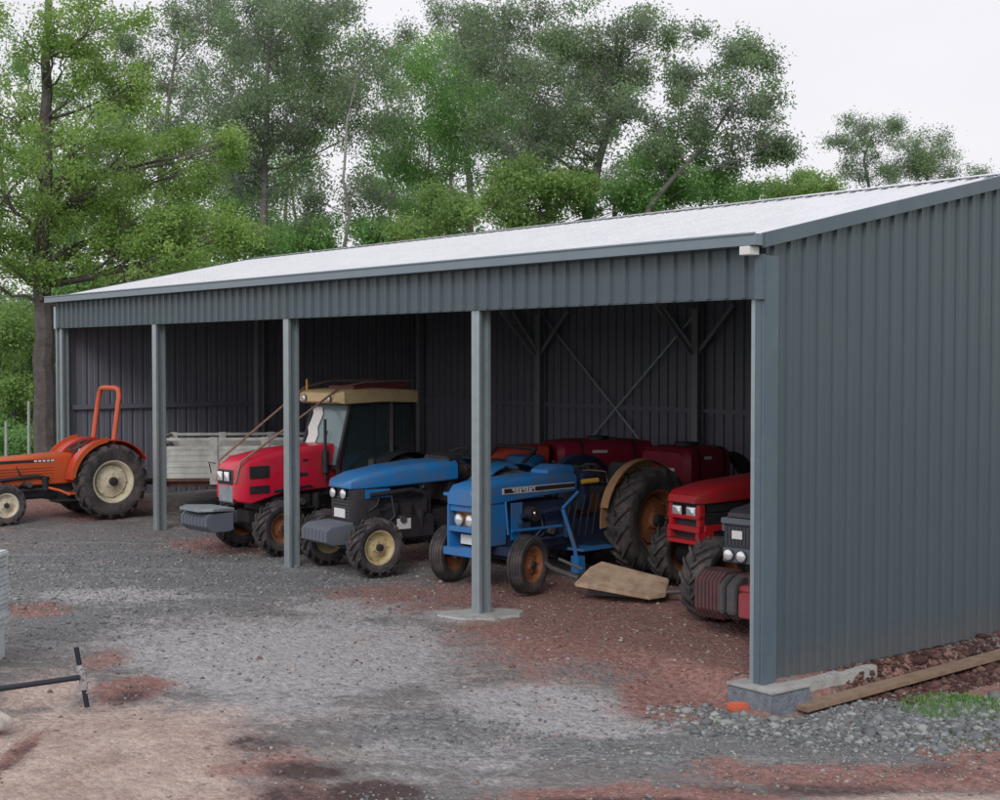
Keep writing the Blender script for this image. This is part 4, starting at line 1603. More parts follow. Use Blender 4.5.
# ---- 5 red tractor with square lamps (right)
def red_square_lamps():
    wb = 1.95
    t = tractor('red tractor with square headlights and flat bonnet partly hidden behind the corner', 3.22, 2.95, -4, wb=wb)
    chassis(t, wb)
    engine(t, .95, wb + .1, .42, 1.0, .22, seed=31)
    X = wb
    mb = MB()
    mb.loft([rrect(X + .54, .22, 1.06, 1.14, .04), rrect(X + .46, .27, 1.05, 1.19, .06), rrect(X + .1, .29, 1.06, 1.26, .08), rrect(X - .7, .30, 1.08, 1.32, .09), rrect(X - 1.2, .30, 1.10, 1.34, .09)])
    mb.build('bonnet', M_RED2, t, smooth=True)
    mb = MB()
    mb.box(X - .9, X + .46, -.25, .25, .96, 1.055)
    mb.build('inner_panel', M_BLACK, t)
    mb = MB()
    mb.box(X + .42, X + .52, -.26, .26, .88, .92)
    mb.box(X + .42, X + .52, -.26, .26, .74, .80)
    mb.box(X + .42, X + .52, -.26, .26, .60, .65)
    mb.box(X + .42, X + .52, .20, .26, .65, .74)
    mb.box(X + .42, X + .52, -.26, -.20, .65, .74)
    mb.box(X + .42, X + .50, -.26, -.19, .80, 1.04)
    mb.box(X + .42, X + .50, .19, .26, .80, 1.04)
    for s in (-1, 1):
        a, b = sorted((s * .26, s * .28))
        mb.box(X - .05, X + .44, a, b, .75, .82)
        mb.box(X - .05, X + .44, a, b, .62, .66)
        mb.box(X + .30, X + .44, a, b, .66, .75)
    mb.build('grille_frame', M_RED2, t, bevel=.008)
    mb = MB()
    mb.box(X + .38, X + .44, -.25, .25, .62, 1.04)
    mb.box(X - .05, X + .38, -.255, .255, .64, .95)
    mb.build('grille', M_BLACK, t)
    lamps(t, [(X + .50, -.115, .965), (X + .50, .115, .965)], .075, square=True, r2=.05)
    front_axle(t, wb, 1.25, .38)
    for s in (-1, 1):
        wheel(t, wb, s * .64, .39, .39, .28, .22, M_RUST, s, True, 16)
        wheel(t, 0, s * .64, .64, .64, .38, .36, M_RUST, s, True, 18)
        mb = MB()
        y0, y1 = sorted((s * .40, s * .80))
        arc_strip(mb, 0, .64, .70, 20, 150, y0, y1)
        mb.build('fender', M_BLACK, t, smooth=True)
    mb = MB()
    mb.loft([rrect(.75, .28, .8, 1.4, .06), rrect(.55, .24, .8, 1.43, .06)])
    mb.build('dashboard', M_BLACK, t, smooth=True)
    steering(t, .45, 1.4)
    seat(t, 0, .95)
    return t


red_square_lamps()


# ---- 6 dark fronted tractor at the corner
def dark_front():
    wb = 2.0
    t = tractor('dark fronted tractor with round work lamps and reddish stacked weights beside the shed corner', 1.42, 1.80, 6, wb=wb)
    chassis(t, wb)
    engine(t, .95, wb + .1, .45, 1.1, .26, seed=41)
    X = wb
    mb = MB()
    mb.loft([rrect(X + .38, .27, 1.13, 1.17, .02), rrect(X + .30, .31, 1.12, 1.20, .05), rrect(X - .2, .33, 1.13, 1.25, .06), rrect(X - 1.1, .34, 1.15, 1.31, .08)])
    bn = mb.build('bonnet', mat('dark_bonnet', (.045, .05, .065), .4, 0, (.12, .07, .075), .8, 5), t, smooth=True)
    mb = MB()
    mb.box(X - .2, X + .415, -.335, .335, 1.06, 1.12)
    mb.box(X - .2, X + .40, -.33, -.30, .98, 1.06)
    mb.build('bonnet_trim', M_WT, t, bevel=.01)
    mb = MB()
    mb.box(X - .1, X + .38, -.32, .32, .68, 1.06)
    gr = mb.build('grille', mat('grille_dark', (.035, .04, .055), .5), t, bevel=.012)
    mb = MB()
    for i in range(14):
        y = -.29 + i * .043
        mb.box(X + .381, X + .388, y, y + .012, .86, 1.04)
    mb.build('grille_slat', M_GREYIRON, gr)
    mb = MB()
    mb.box(X + .39, X + .398, -.21, -.09, .92, 1.0)
    mb.build('label_plate', M_WHITE, gr)
    mb = MB()
    mb.box(X + .392, X + .41, -.31, .31, .69, .83)
    mb.build('lamp_bar', M_WT, t, bevel=.008)
    lamps(t, [(X + .44, -.22, .765), (X + .44, -.07, .76), (X + .44, .09, .75)], .055, M_BLACK)
    mb = MB()
    mb.box(X + .3, X + .52, -.14, .14, .44, .6)
    n = 7
    side = [(.28, .22), (.28, .56), (.34, .62), (.60, .62), (.70, .54), (.70, .26), (.62, .16), (.34, .16)]
    for i in range(n):
        y = -.43 + i * .044
        mb.loft([[(X + a_, y + e_, b_) for a_, b_ in side] for e_ in (0, .039)])
    wt = mb.build('front_weight', M_WT3, t, bevel=.006)
    mb = MB()
    side = [(.30, .24), (.30, .60), (.62, .60), (.74, .52), (.74, .26), (.64, .18), (.36, .18)]
    mb.loft([[(X + a_, e_, b_) for a_, b_ in side] for e_ in (-.115, -.05)])
    mb.loft([[(X + a_ * .97, e_, b_ * .98) for a_, b_ in side] for e_ in (-.045, .07)])
    mb.build('weight_carrier', M_GREYIRON, wt, bevel=.012)
    mb = MB()
    mb.box(X + .45, X + .70, .08, .55, .22, .46)
    mb.box(X + .40, X + .66, .02, .6, .46, .52)
    mb.build('bumper', mat('faded_red_bumper', (.32, .05, .06), .6, 0, (.2, .1, .1), .6, 8), t, bevel=.015)
    front_axle(t, wb, 1.3, .44)
    for s in (-1, 1):
        wheel(t, wb, s * .70, .43, .435, .32, .24, M_RUST, s, True, 17)
        wheel(t, 0, s * .70, .66, .66, .40, .38, M_RUST, s, True, 18)
    for s in (-1, 1):
        mb = MB()
        y0, y1 = sorted((s * .46, s * .86))
        arc_strip(mb, 0, .66, .73, 20, 150, y0, y1)
        mb.build('fender', M_BLACK, t, smooth=True)
    mb = MB()
    mb.loft([rrect(.8, .3, .8, 1.38, .06), rrect(.55, .26, .8, 1.42, .06)])
    mb.build('dashboard', M_BLACK, t, smooth=True)
    steering(t, .45, 1.4)
    seat(t, 0, .95)
    return t


dark_front()


# ------------------------------------------------------------------ orchard sprayers behind
def sprayer(label, u, v, dh, ln, hw, top, extra):
    f = S(u, v)
    h = HEAD + R(dh)
    t = thing('orchard_sprayer', label, 'sprayer', (f.x, f.y, gh(f.x, f.y)), h, 'maroon tank sprayers at the back of the shed')
    mb = MB()
    l2 = ln / 2
    mb.loft([rrect(-l2, hw * .72, .70, top - .08, .14), rrect(-l2 + .08, hw * .92, .62, top - .01, .16), rrect(-l2 * .3, hw, .58, top, .16), rrect(l2 * .3, hw, .58, top + .005, .16),
             rrect(l2 - .08, hw * .95, .60, top - .02, .14), rrect(l2, hw * .8, .68, top - .07, .12)])
    tk = mb.build('tank', M_MAROON, t, smooth=True)
    mb = MB()
    mb.tube([(0, 0, top - .01), (0, 0, top + .05)], .17, 20)
    mb.build('lid', M_BLACK, tk, smooth=True)
    mb = MB()
    for x in (-l2 * .5, l2 * .55):
        mb.loft([rrect(x - .02, hw + .006, .57, top + .008, .16), rrect(x + .02, hw + .006, .57, top + .008, .16)], cap=False)
    mb.build('tank_strap', M_BLACK, tk)
    mb = MB()
    mb.box(-l2, l2 + .5, -.3, -.24, .46, .56)
    mb.box(-l2, l2 + .5, .24, .3, .46, .56)
    mb.box(-.06, .06, -.5, .5, .36, .46)
    mb.box(l2 + .4, l2 + .9, -.04, .04, .44, .52)
    mb.build('frame', M_BLACK, t, bevel=.006)
    for s in (-1, 1):
        wheel(t, 0, s * .56, .33, .33, .22, .19, M_CREAM, s, False)
    mb = MB()
    mb.rev([(-.14, .38), (-.14, .45), (.14, .45), (.14, .38)], (0, 0, 0), 28)
    mb2 = MB()
    mb2.v = [(-l2 - .35 + y_, x_, z_ + .85) for (x_, y_, z_) in mb.v]
    mb2.f = mb.f
    mb2.build('fan_shroud', M_BLACK, t, smooth=True)
    for zz, ww in ((top - .14, .11), (top - .30, .07)):
        mb = MB()
        mb.box(l2 - .02, l2 + .012, hw * .35 - ww, hw * .35 + ww, zz - .02, zz + .02) if zz < top - .2 else mb.box(l2 * .05, l2 * .35, hw + .001, hw + .006, zz - .02, zz + .02)
        mb.build('label_plate', M_WHITE, tk)
    if extra:
        mb = MB()
        mb.loft([rrect(l2 + .1, hw * .62, .95, top - .06, .05), rrect(l2 + .7, hw * .6, .95, top - .08, .06), rrect(l2 + 1.0, hw * .45, .95, top - .20, .05)])
        mb.build('pump_cover', M_REDOR, t, smooth=True)
    return t


sprayer('maroon tank orchard sprayer with pale labels behind the right hand red tractor', 6.0, 5.35, 0, .95, .50, 1.42, False)
sprayer('longer maroon tank sprayer with orange red pump cover behind the older blue tractor', 7.55, 5.1, -24, 1.5, .55, 1.42, True)

# small blue drum behind, seen between the two blue tractors
f = S(7.35, 3.55)
t = thing('chemical_drum', 'blue plastic drum standing between the two blue tractors', 'drum', (f.x, f.y, gh(f.x, f.y)))
mb = MB()
mb.tube([(0, 0, .02), (0, 0, .06), (0, 0, .4), (0, 0, .42), (0, 0, .44), (0, 0, .8), (0, 0, .82), (0, 0, .84), (0, 0, 1.20), (0, 0, 1.27)], [.27, .29, .29, .305, .29, .29, .305, .29, .29, .24], 28)
b_ = mb.build('body', M_BLUE2, t, smooth=True)
mb = MB()
mb.tube([(0.1, 0, 1.27), (0.1, 0, 1.31)], .05, 14)
mb.build('cap', M_BLACK, t, smooth=True)


# ------------------------------------------------------------------ trailer in the far bay
def trailer():
    c = Vector((-4.15, 22.55))
    t = thing('farm_trailer', 'grey galvanised box trailer with slotted sides parked in the far bay', 'trailer', (c.x, c.y, gh(c.x, c.y)), R(6))
    L2, W2 = 1.25, .75
    zb, zt = .62, 1.25
    mb = MB()
    mb.box(-L2, L2, -W2, W2, zb - .05, zb)
    mb.box(-L2, L2, -W2 + .1, -W2 + .18, zb - .14, zb - .05)
    mb.box(-L2, L2, W2 - .18, W2 - .1, zb - .14, zb - .05)
    mb.build('tray', mat('rusty_brown', (.12, .06, .05), .8, 0, (.2, .1, .07), .6, 8), t, bevel=.004)
    for (ax, s) in (('y', -1), ('y', 1), ('x', -1), ('x', 1)):
        mb = MB()
        if ax == 'y':
            y0, y1 = sorted((s * W2, s * (W2 - .03)))
            mb.box(-L2, L2, y0, y1, zb, zt - .13)
            mb.box(-L2, L2, y0, y1, zt - .045, zt)
            n = 4
            for i in range(n):
                x = -L2 + i * (2 * L2 - .12) / (n - 1)
                a, b = sorted((s * (W2 + .03), s * (W2 - .04)))
                mb.box(x, x + .12, a, b, zb - .1, zt + .01)
            for i in range(5):
                zz = zb + .08 + i * .09
                a, b = sorted((s * (W2 + .008), s * W2))
                mb.box(-L2 + .13, L2 - .13, a, b, zz, zz + .03)
        else:
            x0, x1 = sorted((s * L2, s * (L2 - .03)))
            mb.box(x0, x1, -W2 + .04, W2 - .04, zb, zt - .13)
            mb.box(x0, x1, -W2 + .04, W2 - .04, zt - .045, zt)
            mb.box(x0, x1, -.06, .06, zt - .13, zt - .045)
        mb.build('side_panel', M_TRAILER, t, bevel=.003)
    for s in (-1, 1):
        wheel(t, .1, s * (W2 - .18), .33, .33, .2, .19, M_CREAM, s, False)
    mb = MB()
    mb.tube([(-L2, -.3, zb - .1), (-L2 - .9, 0, .5)], .03, 8)
    mb.tube([(-L2, .3, zb - .1), (-L2 - .9, 0, .5)], .03, 8)
    mb.tube([(-L2 - .85, 0, .5), (-L2 - .85, 0, .03)], .025, 8)
    mb.build('drawbar', M_BLACK, t, smooth=True)
    return t


trailer()


# ------------------------------------------------------------------ mower deck on the ground
def mower():
    c = Vector((1.36, 15.35))
    t = thing('mower_deck', 'tan sheet metal mower deck lying on the soil beside the older blue tractor', 'mower', (c.x, c.y, gh(c.x, c.y)), R(-22))
    mb = MB()
    # low tapered housing with sloping top, long axis along x
    A = [(-.50, -.20, .20), (.36, -.22, .10), (.50, -.06, .12), (.46, .22, .24), (-.34, .28, .38), (-.42, .1, .34)]
    B = [(x, y, max(.06, z - .05)) for x, y, z in A]
    n = 6
    mb.add(B + A, [(i, (i + 1) % n, n + (i + 1) % n, n + i) for i in range(n)] + [tuple(range(n, 2 * n)), tuple(range(n - 1, -1, -1))])
    mb.build('deck', M_TAN, t, bevel=.01)
    mb = MB()
    mb.box(-.42, .40, .02, .24, .03, .12)
    mb.tube([(-.5, -.05, .22), (-.85, .05, .30), (-1.1, .15, .42)], .03, 8)
    mb.tube([(.45, 0, .12), (.75, .05, .14), (1.0, .06, .2)], .025, 8)
    mb.tube([(-.5, .1, .3), (-.8, .12, .4)], .02, 8)
    mb.build('skid', M_GREYIRON, t, bevel=.004)
    return t


mower()

# ------------------------------------------------------------------ foreground bits
# plank beside the wall
a = gpix(802, 712, -.20)
b = gpix(1012, 655, -.12)
mb = MB()
bar(mb, (0, 0, 0), (b.x - a.x, b.y - a.y, b.z - a.z), .16, .045)
pl = mb.build('plank', M_PLANK, None, bevel=.006)
pl.location = (a.x, a.y, a.z + .03)
tag(pl, 'weathered timber plank lying on gravel along the side wall', 'plank')
# orange brick
c = gpix(740, 707, -.17)
mb = MB()
mb.box(-.09, .09, -.05, .05, -.03, .035)
bk = mb.build('brick', M_BRICK, None, bevel=.015)
bk.location = (c.x, c.y, gh(c.x, c.y) + .03)
bk.rotation_euler = (0.1, .05, R(15))
tag(bk, 'bright orange half brick beside the corner footing', 'brick')

# ribbed pale stack at the left edge
c = gpix(-34, 667, 0)
t = thing('sheet_stack', 'stack of pale ribbed sheets at the left edge of the yard', 'stack', (c.x, c.y, gh(c.x, c.y)), R(0))
mb = MB()
rg = random.Random(2)
z = .34
while z < .93:
    o = rg.uniform(-.012, .012)
    mb.box(-.22 + o, .228 + o, -.5, .35, z, z + .026)
    mb.box(-.21 + o, .215 + o, -.49, .34, z + .026, z + .042)
    z += .042
mb.build('sheets', M_STACK, t)
mb = MB()
mb.box(-.2, .205, -.45, .3, 0, .335)
mb.build('base_block', M_STACK, t, bevel=.01)

# marker stake with pale tape and black pipe tied to it
s0 = gpix(85, 696, 0)
g_ = gh(s0.x, s0.y)
st = thing('marker_stake', 'short dark stake wrapped in pale tape standing in the soil', 'stake', (s0.x, s0.y, g_))
mb = MB()
top = Vector((-.09, 0.0, .47))
mb.tube([(0, 0, -.05), tuple(top)], .021, 8)
mb.build('shaft', M_PIPE, st, smooth=True)
mb = MB()
mb.tube([tuple(top * .28), tuple(top * .4), tuple(top * .55), tuple(top * .7)], [.028, .034, .029, .024], 10)
rg = random.Random(5)
for i in range(16):
    q = top * rg.uniform(.25, .75)
    d = Vector((rg.uniform(-1, 1), rg.uniform(-1, 1), rg.uniform(-.6, .6))) * .06
    mb.tube([q, q + d], .005, 5)
mb.build('tape', M_TAPE, st)
mb = MB()
q = Vector((s0.x, s0.y - .02, g_)) + Vector((-.05, 0, .24))
e = q + Vector((-1.25, -.85, -.02))
mb.tube([q - q, e - q], .022, 10)
pp = mb.build('pipe', M_PIPE, None, smooth=True)
pp.location = q + Vector((0, -.03, 0))
tag(pp, 'long straight black pipe resting against the taped stake', 'pipe')

# pale stone at the left edge
c = gpix(0, 722, 0)
mb = MB()
rg = random.Random(9)
bm = bmesh.new()
bmesh.ops.create_icosphere(bm, subdivisions=3, radius=1)
vv = []
for v_ in bm.verts:
    p = v_.co.copy()
    k = 1 + .12 * math.sin(5 * p.x + 2 * p.z) + .1 * math.sin(6 * p.y + 1)
    vv.append((p.x * .13 * k, p.y * .10 * k, p.z * .075 * k))
mb.add(vv, [tuple(x.index for x in f_.verts) for f_ in bm.faces])
bm.free()
o = mb.build('boulder', M_STONE, None, smooth=True)
o.location = (c.x - .06, c.y, gh(c.x, c.y) + .09)
tag(o, 'pale lumpy stone lying on tan soil at the left edge', 'stone')

# two pale pickets beyond the orange tractor
for (px, lab, hh) in ((28, 'thin pale picket beyond the orange tractor bonnet', 1.5), (5, 'darker short picket at the far left behind the orange tractor', 1.1)):
    q = pix(px, 480, 27.5)
    mb = MB()
    mb.tube([(0, 0, 0), (.01, 0, hh)], [.032, .028], 8)
    o = mb.build('fence_picket', M_PICKET, None, smooth=True)
    o.location = (q.x, q.y, gh(q.x, q.y) - .02)
    tag(o, lab, 'picket', 'pickets behind the orange tractor')


# ------------------------------------------------------------------ trees
def leaves_mesh(name, cen, length, width, tint, m, parent, hang, rng):
    n = len(cen)
    d = rng.normal(0, 1, (n, 3))
    d[:, 2] = d[:, 2] * (1 - hang) - hang * 1.3
    d /= np.linalg.norm(d, axis=1)[:, None]
    r_ = rng.normal(0, 1, (n, 3))
    s = np.cross(d, r_)
    s /= np.linalg.norm(s, axis=1)[:, None] + 1e-9
    L_ = (length * rng.uniform(.6, 1.3, n))[:, None]
    W_ = (width * rng.uniform(.7, 1.3, n))[:, None]
    v = np.stack([cen, cen + d * L_ * .45 + s * W_ * .5, cen + d * L_, cen + d * L_ * .45 - s * W_ * .5], 1)
    me = bpy.data.meshes.new(name)
    me.vertices.add(n * 4)
    me.vertices.foreach_set('co', v.ravel())
    me.loops.add(n * 4)
    me.loops.foreach_set('vertex_index', np.arange(n * 4))
    me.polygons.add(n)
    me.polygons.foreach_set('loop_start', np.arange(0, n * 4, 4))
    me.polygons.foreach_set('loop_total', np.full(n, 4))
    me.update()
    at = me.attributes.new('tint', 'FLOAT', 'POINT')
    at.data.foreach_set('value', np.repeat(tint, 4).astype(np.float32))
    me.materials.append(m)
    o = bpy.data.objects.new(name, me)
    C.objects.link(o)
    o.parent = parent
    return o


NLEAF = 0


def tree(name, label, cat, depth, trunk, rad, puffs, leaf_m, bark_m, seed, leaf=.10, aspect=.42, dens=1.0, rc=.45, per=60, hang=.5, group='trees behind the shed', gap=0.0):
    """trunk: photo pixel polyline bottom to top at this depth; puffs: (px,py,rx,ry[,dy]) foliage masses"""
    rng = np.random.default_rng(seed)
    k = depth / FPX
    P = [pix(x, y, depth) for x, y in trunk]
    base = Vector((P[0].x, depth, gh(P[0].x, depth) - .05))
    root = thing(name, label, cat, base, 0, group)
    path = [Vector((0, 0, 0))] + [p - base for p in P if p.z > base.z + .3]
    # refine trunk with wobble
    tp = []
    for i in range(len(path) - 1):
        for j in range(4):
            t_ = j / 4
            p = path[i].lerp(path[i + 1], t_)
            if i + j > 0:
                p = p + Vector(rng.normal(0, rad * .14, 3)) * Vector((1, 1, 0)).length * .5
            tp.append(p)
    tp.append(path[-1])
    n = len(tp)
    tr = [max(rad * (1 - .78 * i / (n - 1)), .02) * (1.25 if i == 0 else 1) for i in range(n)]
    mb = MB()
    mb.tube(tp, tr, 9)
    cen, tints = [], []
    more = []
    for q in puffs:
        more.append(q)
        for _ in range(2):
            a_ = rng.uniform(0, 6.283)
            more.append((q[0] + math.cos(a_) * q[2] * .8, q[1] + math.sin(a_) * q[3] * .8, q[2] * rng.uniform(.32, .5), q[3] * rng.uniform(.4, .6)))
    for q in more:
        px, py, rx, ry = q[:4]
        dy = q[4] if len(q) > 4 else float(rng.uniform(-1.2, 1.2))
        c = pix(px, py, depth) - base
        c.y += dy
        a, b = rx * k, ry * k
        dz = (a + b) / 2 * 1.05
        # limb: from a trunk node lower than the mass
        cand = [(abs((c - tp[i]).length) + (4 if tp[i].z > c.z - .15 * b else 0) + abs(tr[i]) * 0, i) for i in range(1, n)]
        i0 = min(cand)[1]
        i0 = max(1, i0 - 1)
        st_ = tp[i0]
        mid = st_.lerp(c, .5) + Vector((rng.normal(0, .25), rng.normal(0, .25), -.1 * (c - st_).length + rng.normal(0, .1)))
        r0 = min(tr[i0] * .34, .035 + .018 * (a + b))
        limb = []
        for j in range(7):
            t_ = j / 6
            limb.append((st_ * (1 - t_) ** 2 + mid * 2 * t_ * (1 - t_) + c * t_ ** 2) + (Vector(rng.normal(0, .035, 3)) if 0 < j else Vector((0, 0, 0))))
        mb.tube(limb, [r0 * (1 - .7 * j / 6) for j in range(7)], 6)
        vol = a * b * dz
        nc = max(4, int(dens * 2.9 * (vol ** .72) / (rc ** 2)))
        for _ in range(nc):
            # directions, biased towards the shell
            v_ = rng.normal(0, 1, 3)
            v_ /= np.linalg.norm(v_)
            rr = rng.uniform(.25, 1.0) ** .6
            cc = np.array(c) + v_ * rr * np.array([a, dz, b])
            if rng.uniform() < .75:
                t_ = rng.uniform(.45, 1)
                s0_ = limb[int(t_ * 6)]
                e_ = Vector(cc)
                m_ = s0_.lerp(e_, .5) + Vector(rng.normal(0, .08, 3))
                mb.tube([s0_, m_, e_], [r0 * .28, r0 * .18, .008], 4, cap=False)
            cr_ = rc * rng.uniform(.6, 1.25)
            nl = int(per * 3.4 * rng.uniform(.5, 1.3) * (cr_ / rc) ** 1.5)
            pts = rng.normal(0, 1, (nl, 3)) * np.array([cr_, cr_, cr_ * .85]) * .44 + cc
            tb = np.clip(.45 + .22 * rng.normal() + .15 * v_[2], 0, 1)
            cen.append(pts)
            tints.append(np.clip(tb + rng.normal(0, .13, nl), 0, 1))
    mb.build('trunk', bark_m, root, smooth=True)
    global NLEAF
    NLEAF += sum(len(q_) for q_ in cen)
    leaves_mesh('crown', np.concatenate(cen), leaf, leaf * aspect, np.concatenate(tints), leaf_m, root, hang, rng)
    return root


def shrub(label, depth, puffs, leaf_m, seed, leaf=.10, dens=1.0, rc=.4, per=80, group='undergrowth behind the shed', cat='bush', name='bush'):
    px = sum(p[0] for p in puffs) / len(puffs)
    py = max(p[1] for p in puffs)
    return tree(name, label, cat, depth, [(px, 470), (px, min(py + 20, 440)), (px, py)], .10, puffs, leaf_m, M_BARK, seed, leaf, .5, dens, rc, per, .2, group)


# big tree at the left end of the shed
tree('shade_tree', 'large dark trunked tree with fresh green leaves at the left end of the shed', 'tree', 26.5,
     [(45, 470), (45, 360), (44, 285), (47, 180), (50, 60), (52, -30)], .235,
     [(70, 245, 75, 35), (140, 215, 60, 35), (20, 195, 55, 40), (165, 262, 60, 28), (95, 150, 60, 40), (15, 110, 50, 40), (175, 165, 50, 35), (120, 90, 60, 28),
      (35, 40, 50, 28), (110, 18, 60, 22), (205, 225, 45, 28), (10, 260, 40, 30), (60, 200, 60, 30), (215, 150, 30, 25)],
     L_FRESH, M_BARK, 11, leaf=.078, aspect=.45, dens=1.0, rc=.36, per=85, hang=.35, group='trees beside the shed')
tree('gum_tree', 'tall straight gum with dense grey green crown left of the roof ridge', 'tree', 38, [(262, 330), (264, 250), (266, 170), (268, 80), (275, 0)], .17,
     [(262, 30, 70, 50), (318, 60, 50, 48), (240, 105, 50, 40), (295, 120, 60, 36), (345, 105, 32, 45), (225, 160, 40, 30), (275, 175, 50, 24), (330, 20, 35, 25)],
     L_GUM, M_BARKG, 12, dens=1.0)
tree('gum_tree', 'slim gum with pale bare stem leaning right through the sky gap', 'tree', 36, [(330, 330), (350, 215), (344, 180), (348, 120), (362, 60)], .07,
     [(372, 185, 20, 18), (330, 190, 24, 22), (360, 95, 30, 40), (385, 120, 26, 40), (372, 62, 20, 22), (310, 215, 34, 18)],
     L_GUM, M_BARKP, 13, dens=.7, per=45)
tree('gum_tree', 'bright green bushy tree behind the middle of the roof', 'tree', 40, [(450, 330), (449, 220), (452, 160), (446, 80)], .10,
     [(445, 65, 50, 32), (425, 110, 45, 36), (470, 110, 45, 36), (430, 158, 42, 28), (478, 165, 45, 30), (402, 72, 26, 26), (400, 150, 22, 25), (500, 130, 30, 30)],
     L_GREEN, M_BARKP, 14, dens=1.0)
tree('gum_tree', 'largest gum with forked dark trunk and tall crown reaching the top', 'tree', 37, [(588, 330), (588, 215), (598, 160), (614, 100), (622, 40)], .20,
     [(590, 28, 60, 36), (532, 52, 52, 44), (640, 50, 36, 32), (552, 100, 56, 36), (515, 130, 42, 40), (618, 92, 34, 20), (570, 150, 44, 24), (655, 25, 26, 20), (480, 40, 36, 34), (530, 0, 50, 24), (600, 128, 24, 18)],
     L_GUM, M_BARKG, 15, dens=1.0)
tree('gum_tree', 'open crowned gum leaning right beside the white sky gap', 'tree', 35, [(640, 330), (648, 208), (668, 182), (702, 148), (728, 110)], .12,
     [(722, 48, 38, 20), (752, 66, 24, 30), (738, 98, 40, 26), (700, 110, 30, 22), (766, 118, 20, 34), (676, 122, 24, 20), (732, 142, 34, 18), (690, 60, 18, 16), (668, 150, 24, 16), (770, 155, 14, 14), (640, 110, 18, 20)],
     L_GUM, M_BARKG, 16, dens=.85, rc=.38)
tree('gum_tree', 'slim grey gum standing right of the largest forked gum', 'tree', 36, [(655, 330), (655, 215), (672, 160), (680, 110)], .08,
     [(660, 175, 34, 22), (690, 168, 26, 18), (650, 140, 20, 14), (705, 185, 30, 14)],
     L_GREEN, M_BARKG, 17, dens=.8)
tree('gum_tree', 'distant thin crowned gum low over the right end of the roof', 'tree', 58, [(868, 330), (868, 190), (862, 160), (870, 135)], .12,
     [(850, 128, 14, 10), (875, 136, 22, 12), (864, 155, 16, 16), (835, 150, 14, 10), (845, 172, 20, 9), (884, 176, 18, 9), (890, 124, 8, 7)],
     L_GUM, M_BARKG, 18, dens=.8, rc=.45, per=50)
tree('gum_tree', 'rounder distant gum crown furthest right above the roof line', 'tree', 60, [(925, 330), (925, 190), (925, 160)], .14,
     [(922, 148, 28, 18), (945, 160, 22, 16), (905, 160, 16, 20), (925, 172, 34, 12), (965, 174, 16, 6)],
     L_GUM, M_BARKG, 19, dens=1.1, rc=.5)
tree('gum_tree', 'dark high topped gum behind the bright green bushy tree', 'tree', 46, [(470, 330), (470, 200), (462, 100), (455, 30)], .18,
     [(448, 18, 34, 20), (492, 20, 40, 22), (460, 58, 40, 26), (395, 50, 18, 14), (500, 80, 40, 30)],
     L_GUM, M_BARKG, 20, dens=1.0)
tree('gum_tree', 'leafy gum between the big dark trunk and the tall straight gum', 'tree', 42, [(150, 330), (155, 230), (165, 140), (180, 40)], .15,
     [(160, 70, 50, 40), (205, 50, 40, 40), (190, 110, 45, 35), (140, 150, 45, 35), (200, 195, 45, 35), (110, 60, 30, 28), (230, 10, 40, 22), (160, 20, 40, 18)],
     L_GUM, M_BARKG, 21, dens=.7)
tree('gum_tree', 'green tree filling the gap behind the tall straight gum', 'tree', 45, [(300, 330), (300, 240), (290, 180)], .12,
     [(255, 210, 45, 32), (300, 225, 40, 24), (230, 235, 34, 24), (280, 185, 36, 28), (210, 205, 26, 26)],
     L_GREEN, M_BARKG, 22, dens=1.0)
tree('gum_tree', 'far left green tree rising behind the orange tractor', 'tree', 40, [(-10, 430), (-8, 300), (5, 200), (0, 100)], .16,
     [(0, 330, 45, 40), (15, 280, 40, 30), (-5, 240, 40, 35), (5, 160, 36, 40), (-5, 60, 34, 34), (40, 320, 30, 30), (70, 290, 30, 24), (90, 215, 40, 34)],
     L_GREEN, M_BARKG, 23, dens=.9)
tree('gum_tree', 'slender gum with green tufts just right of the slim pale one', 'tree', 43, [(385, 330), (390, 215), (396, 160), (385, 90)], .07,
     [(388, 212, 26, 20), (392, 180, 16, 18), (410, 195, 24, 24), (378, 140, 18, 20), (415, 225, 30, 16), (368, 232, 26, 12)],
     L_GREEN, M_BARKP, 24, dens=.75, per=45)
tree('gum_tree', 'far green gum filling in behind the left shade tree', 'tree', 50, [(110, 430), (112, 260), (118, 150), (122, 80)], .15,
     [(100, 185, 50, 36), (150, 235, 50, 34), (55, 170, 36, 36), (130, 130, 45, 34), (60, 250, 30, 30), (190, 240, 40, 30), (200, 150, 30, 28), (85, 90, 34, 30)],
     L_GREEN, M_BARKG, 51, dens=1.0, rc=.55, leaf=.13)
tree('gum_tree', 'far mid green gum behind the stem of the bright bushy tree', 'tree', 50, [(425, 330), (426, 230), (430, 130)], .13,
     [(405, 195, 30, 24), (440, 185, 36, 30), (420, 135, 32, 30), (465, 215, 40, 22), (455, 110, 34, 32), (470, 150, 30, 30)],
     L_GREEN, M_BARKG, 52, dens=1.0, rc=.55, leaf=.13)
tree('gum_tree', 'far dull green gum seen through the forks of the largest gum', 'tree', 50, [(545, 330), (546, 230), (550, 130)], .15,
     [(520, 180, 40, 30), (560, 165, 44, 34), (500, 100, 34, 36), (585, 115, 40, 34), (615, 172, 34, 24), (545, 60, 44, 34), (600, 60, 36, 30), (540, 120, 34, 30), (640, 190, 30, 18)],
     L_GUM, M_BARKG, 53, dens=1.0, rc=.55, leaf=.13)
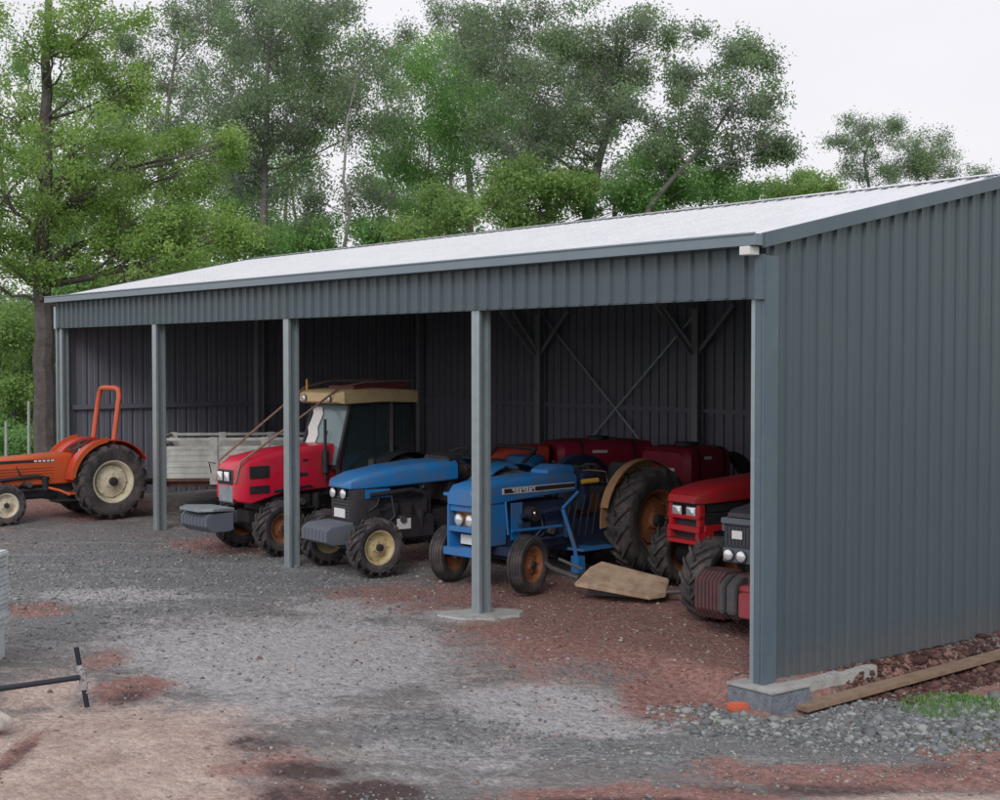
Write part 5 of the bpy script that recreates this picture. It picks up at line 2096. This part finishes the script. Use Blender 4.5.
tree('gum_tree', 'far grey green gum close behind the tall straight gum', 'tree', 52, [(285, 330), (286, 230), (290, 120)], .15,
     [(255, 70, 44, 40), (310, 90, 40, 40), (285, 30, 50, 34), (235, 130, 34, 34), (335, 60, 30, 34), (280, 140, 40, 30), (240, 200, 34, 30)],
     L_GUM, M_BARKG, 54, dens=.9, rc=.55, leaf=.13)
# undergrowth
shrub('bright green thicket above the middle of the roof', 34, [(460, 222, 36, 18), (500, 205, 36, 24), (440, 205, 26, 18), (425, 232, 30, 10)], L_BUSH, 31)
shrub('olive green thicket left of the forked gum base', 35, [(540, 205, 36, 26), (520, 185, 30, 22), (560, 190, 26, 20)], L_BUSH, 32)
shrub('dull green thicket right of the forked gum base', 36, [(610, 200, 34, 18), (640, 195, 30, 18), (590, 190, 24, 16)], L_GREEN, 33)
shrub('low dark green bush under the leaning gum', 37, [(700, 196, 34, 12), (735, 188, 28, 14), (665, 200, 30, 12)], L_GREEN, 34)
shrub('small round green bush above the right roof end', 45, [(782, 186, 14, 14), (800, 184, 14, 11)], L_BUSH, 35)
shrub('brighter green bush furthest right on the roof line', 46, [(818, 184, 16, 14), (838, 190, 14, 8)], L_BUSH, 36)
shrub('mid green bush above the far end of the roof', 36, [(300, 240, 40, 16), (345, 235, 36, 16), (260, 250, 36, 14), (385, 240, 30, 10)], L_GREEN, 37)
shrub('fresh green bush just behind the left roof corner', 34, [(200, 262, 40, 20), (160, 275, 40, 18), (230, 245, 30, 18), (120, 285, 34, 14)], L_BUSH, 38)
shrub('tall leafy bush left of the dark trunk', 33, [(15, 370, 34, 34), (25, 330, 30, 28), (5, 410, 34, 24), (-15, 350, 30, 40), (40, 395, 18, 30)], L_BUSH, 39, dens=1.1)
shrub('dense leafy bush between dark trunk and shed end', 34, [(62, 340, 24, 40), (75, 300, 26, 24), (60, 400, 22, 30)], L_GREEN, 40, dens=1.1)
shrub('low ground hugging bush behind the orange tractor', 31, [(20, 440, 50, 14), (60, 440, 40, 14), (-20, 440, 40, 14)], L_GREEN, 41, rc=.3)

print('LEAVES', NLEAF)
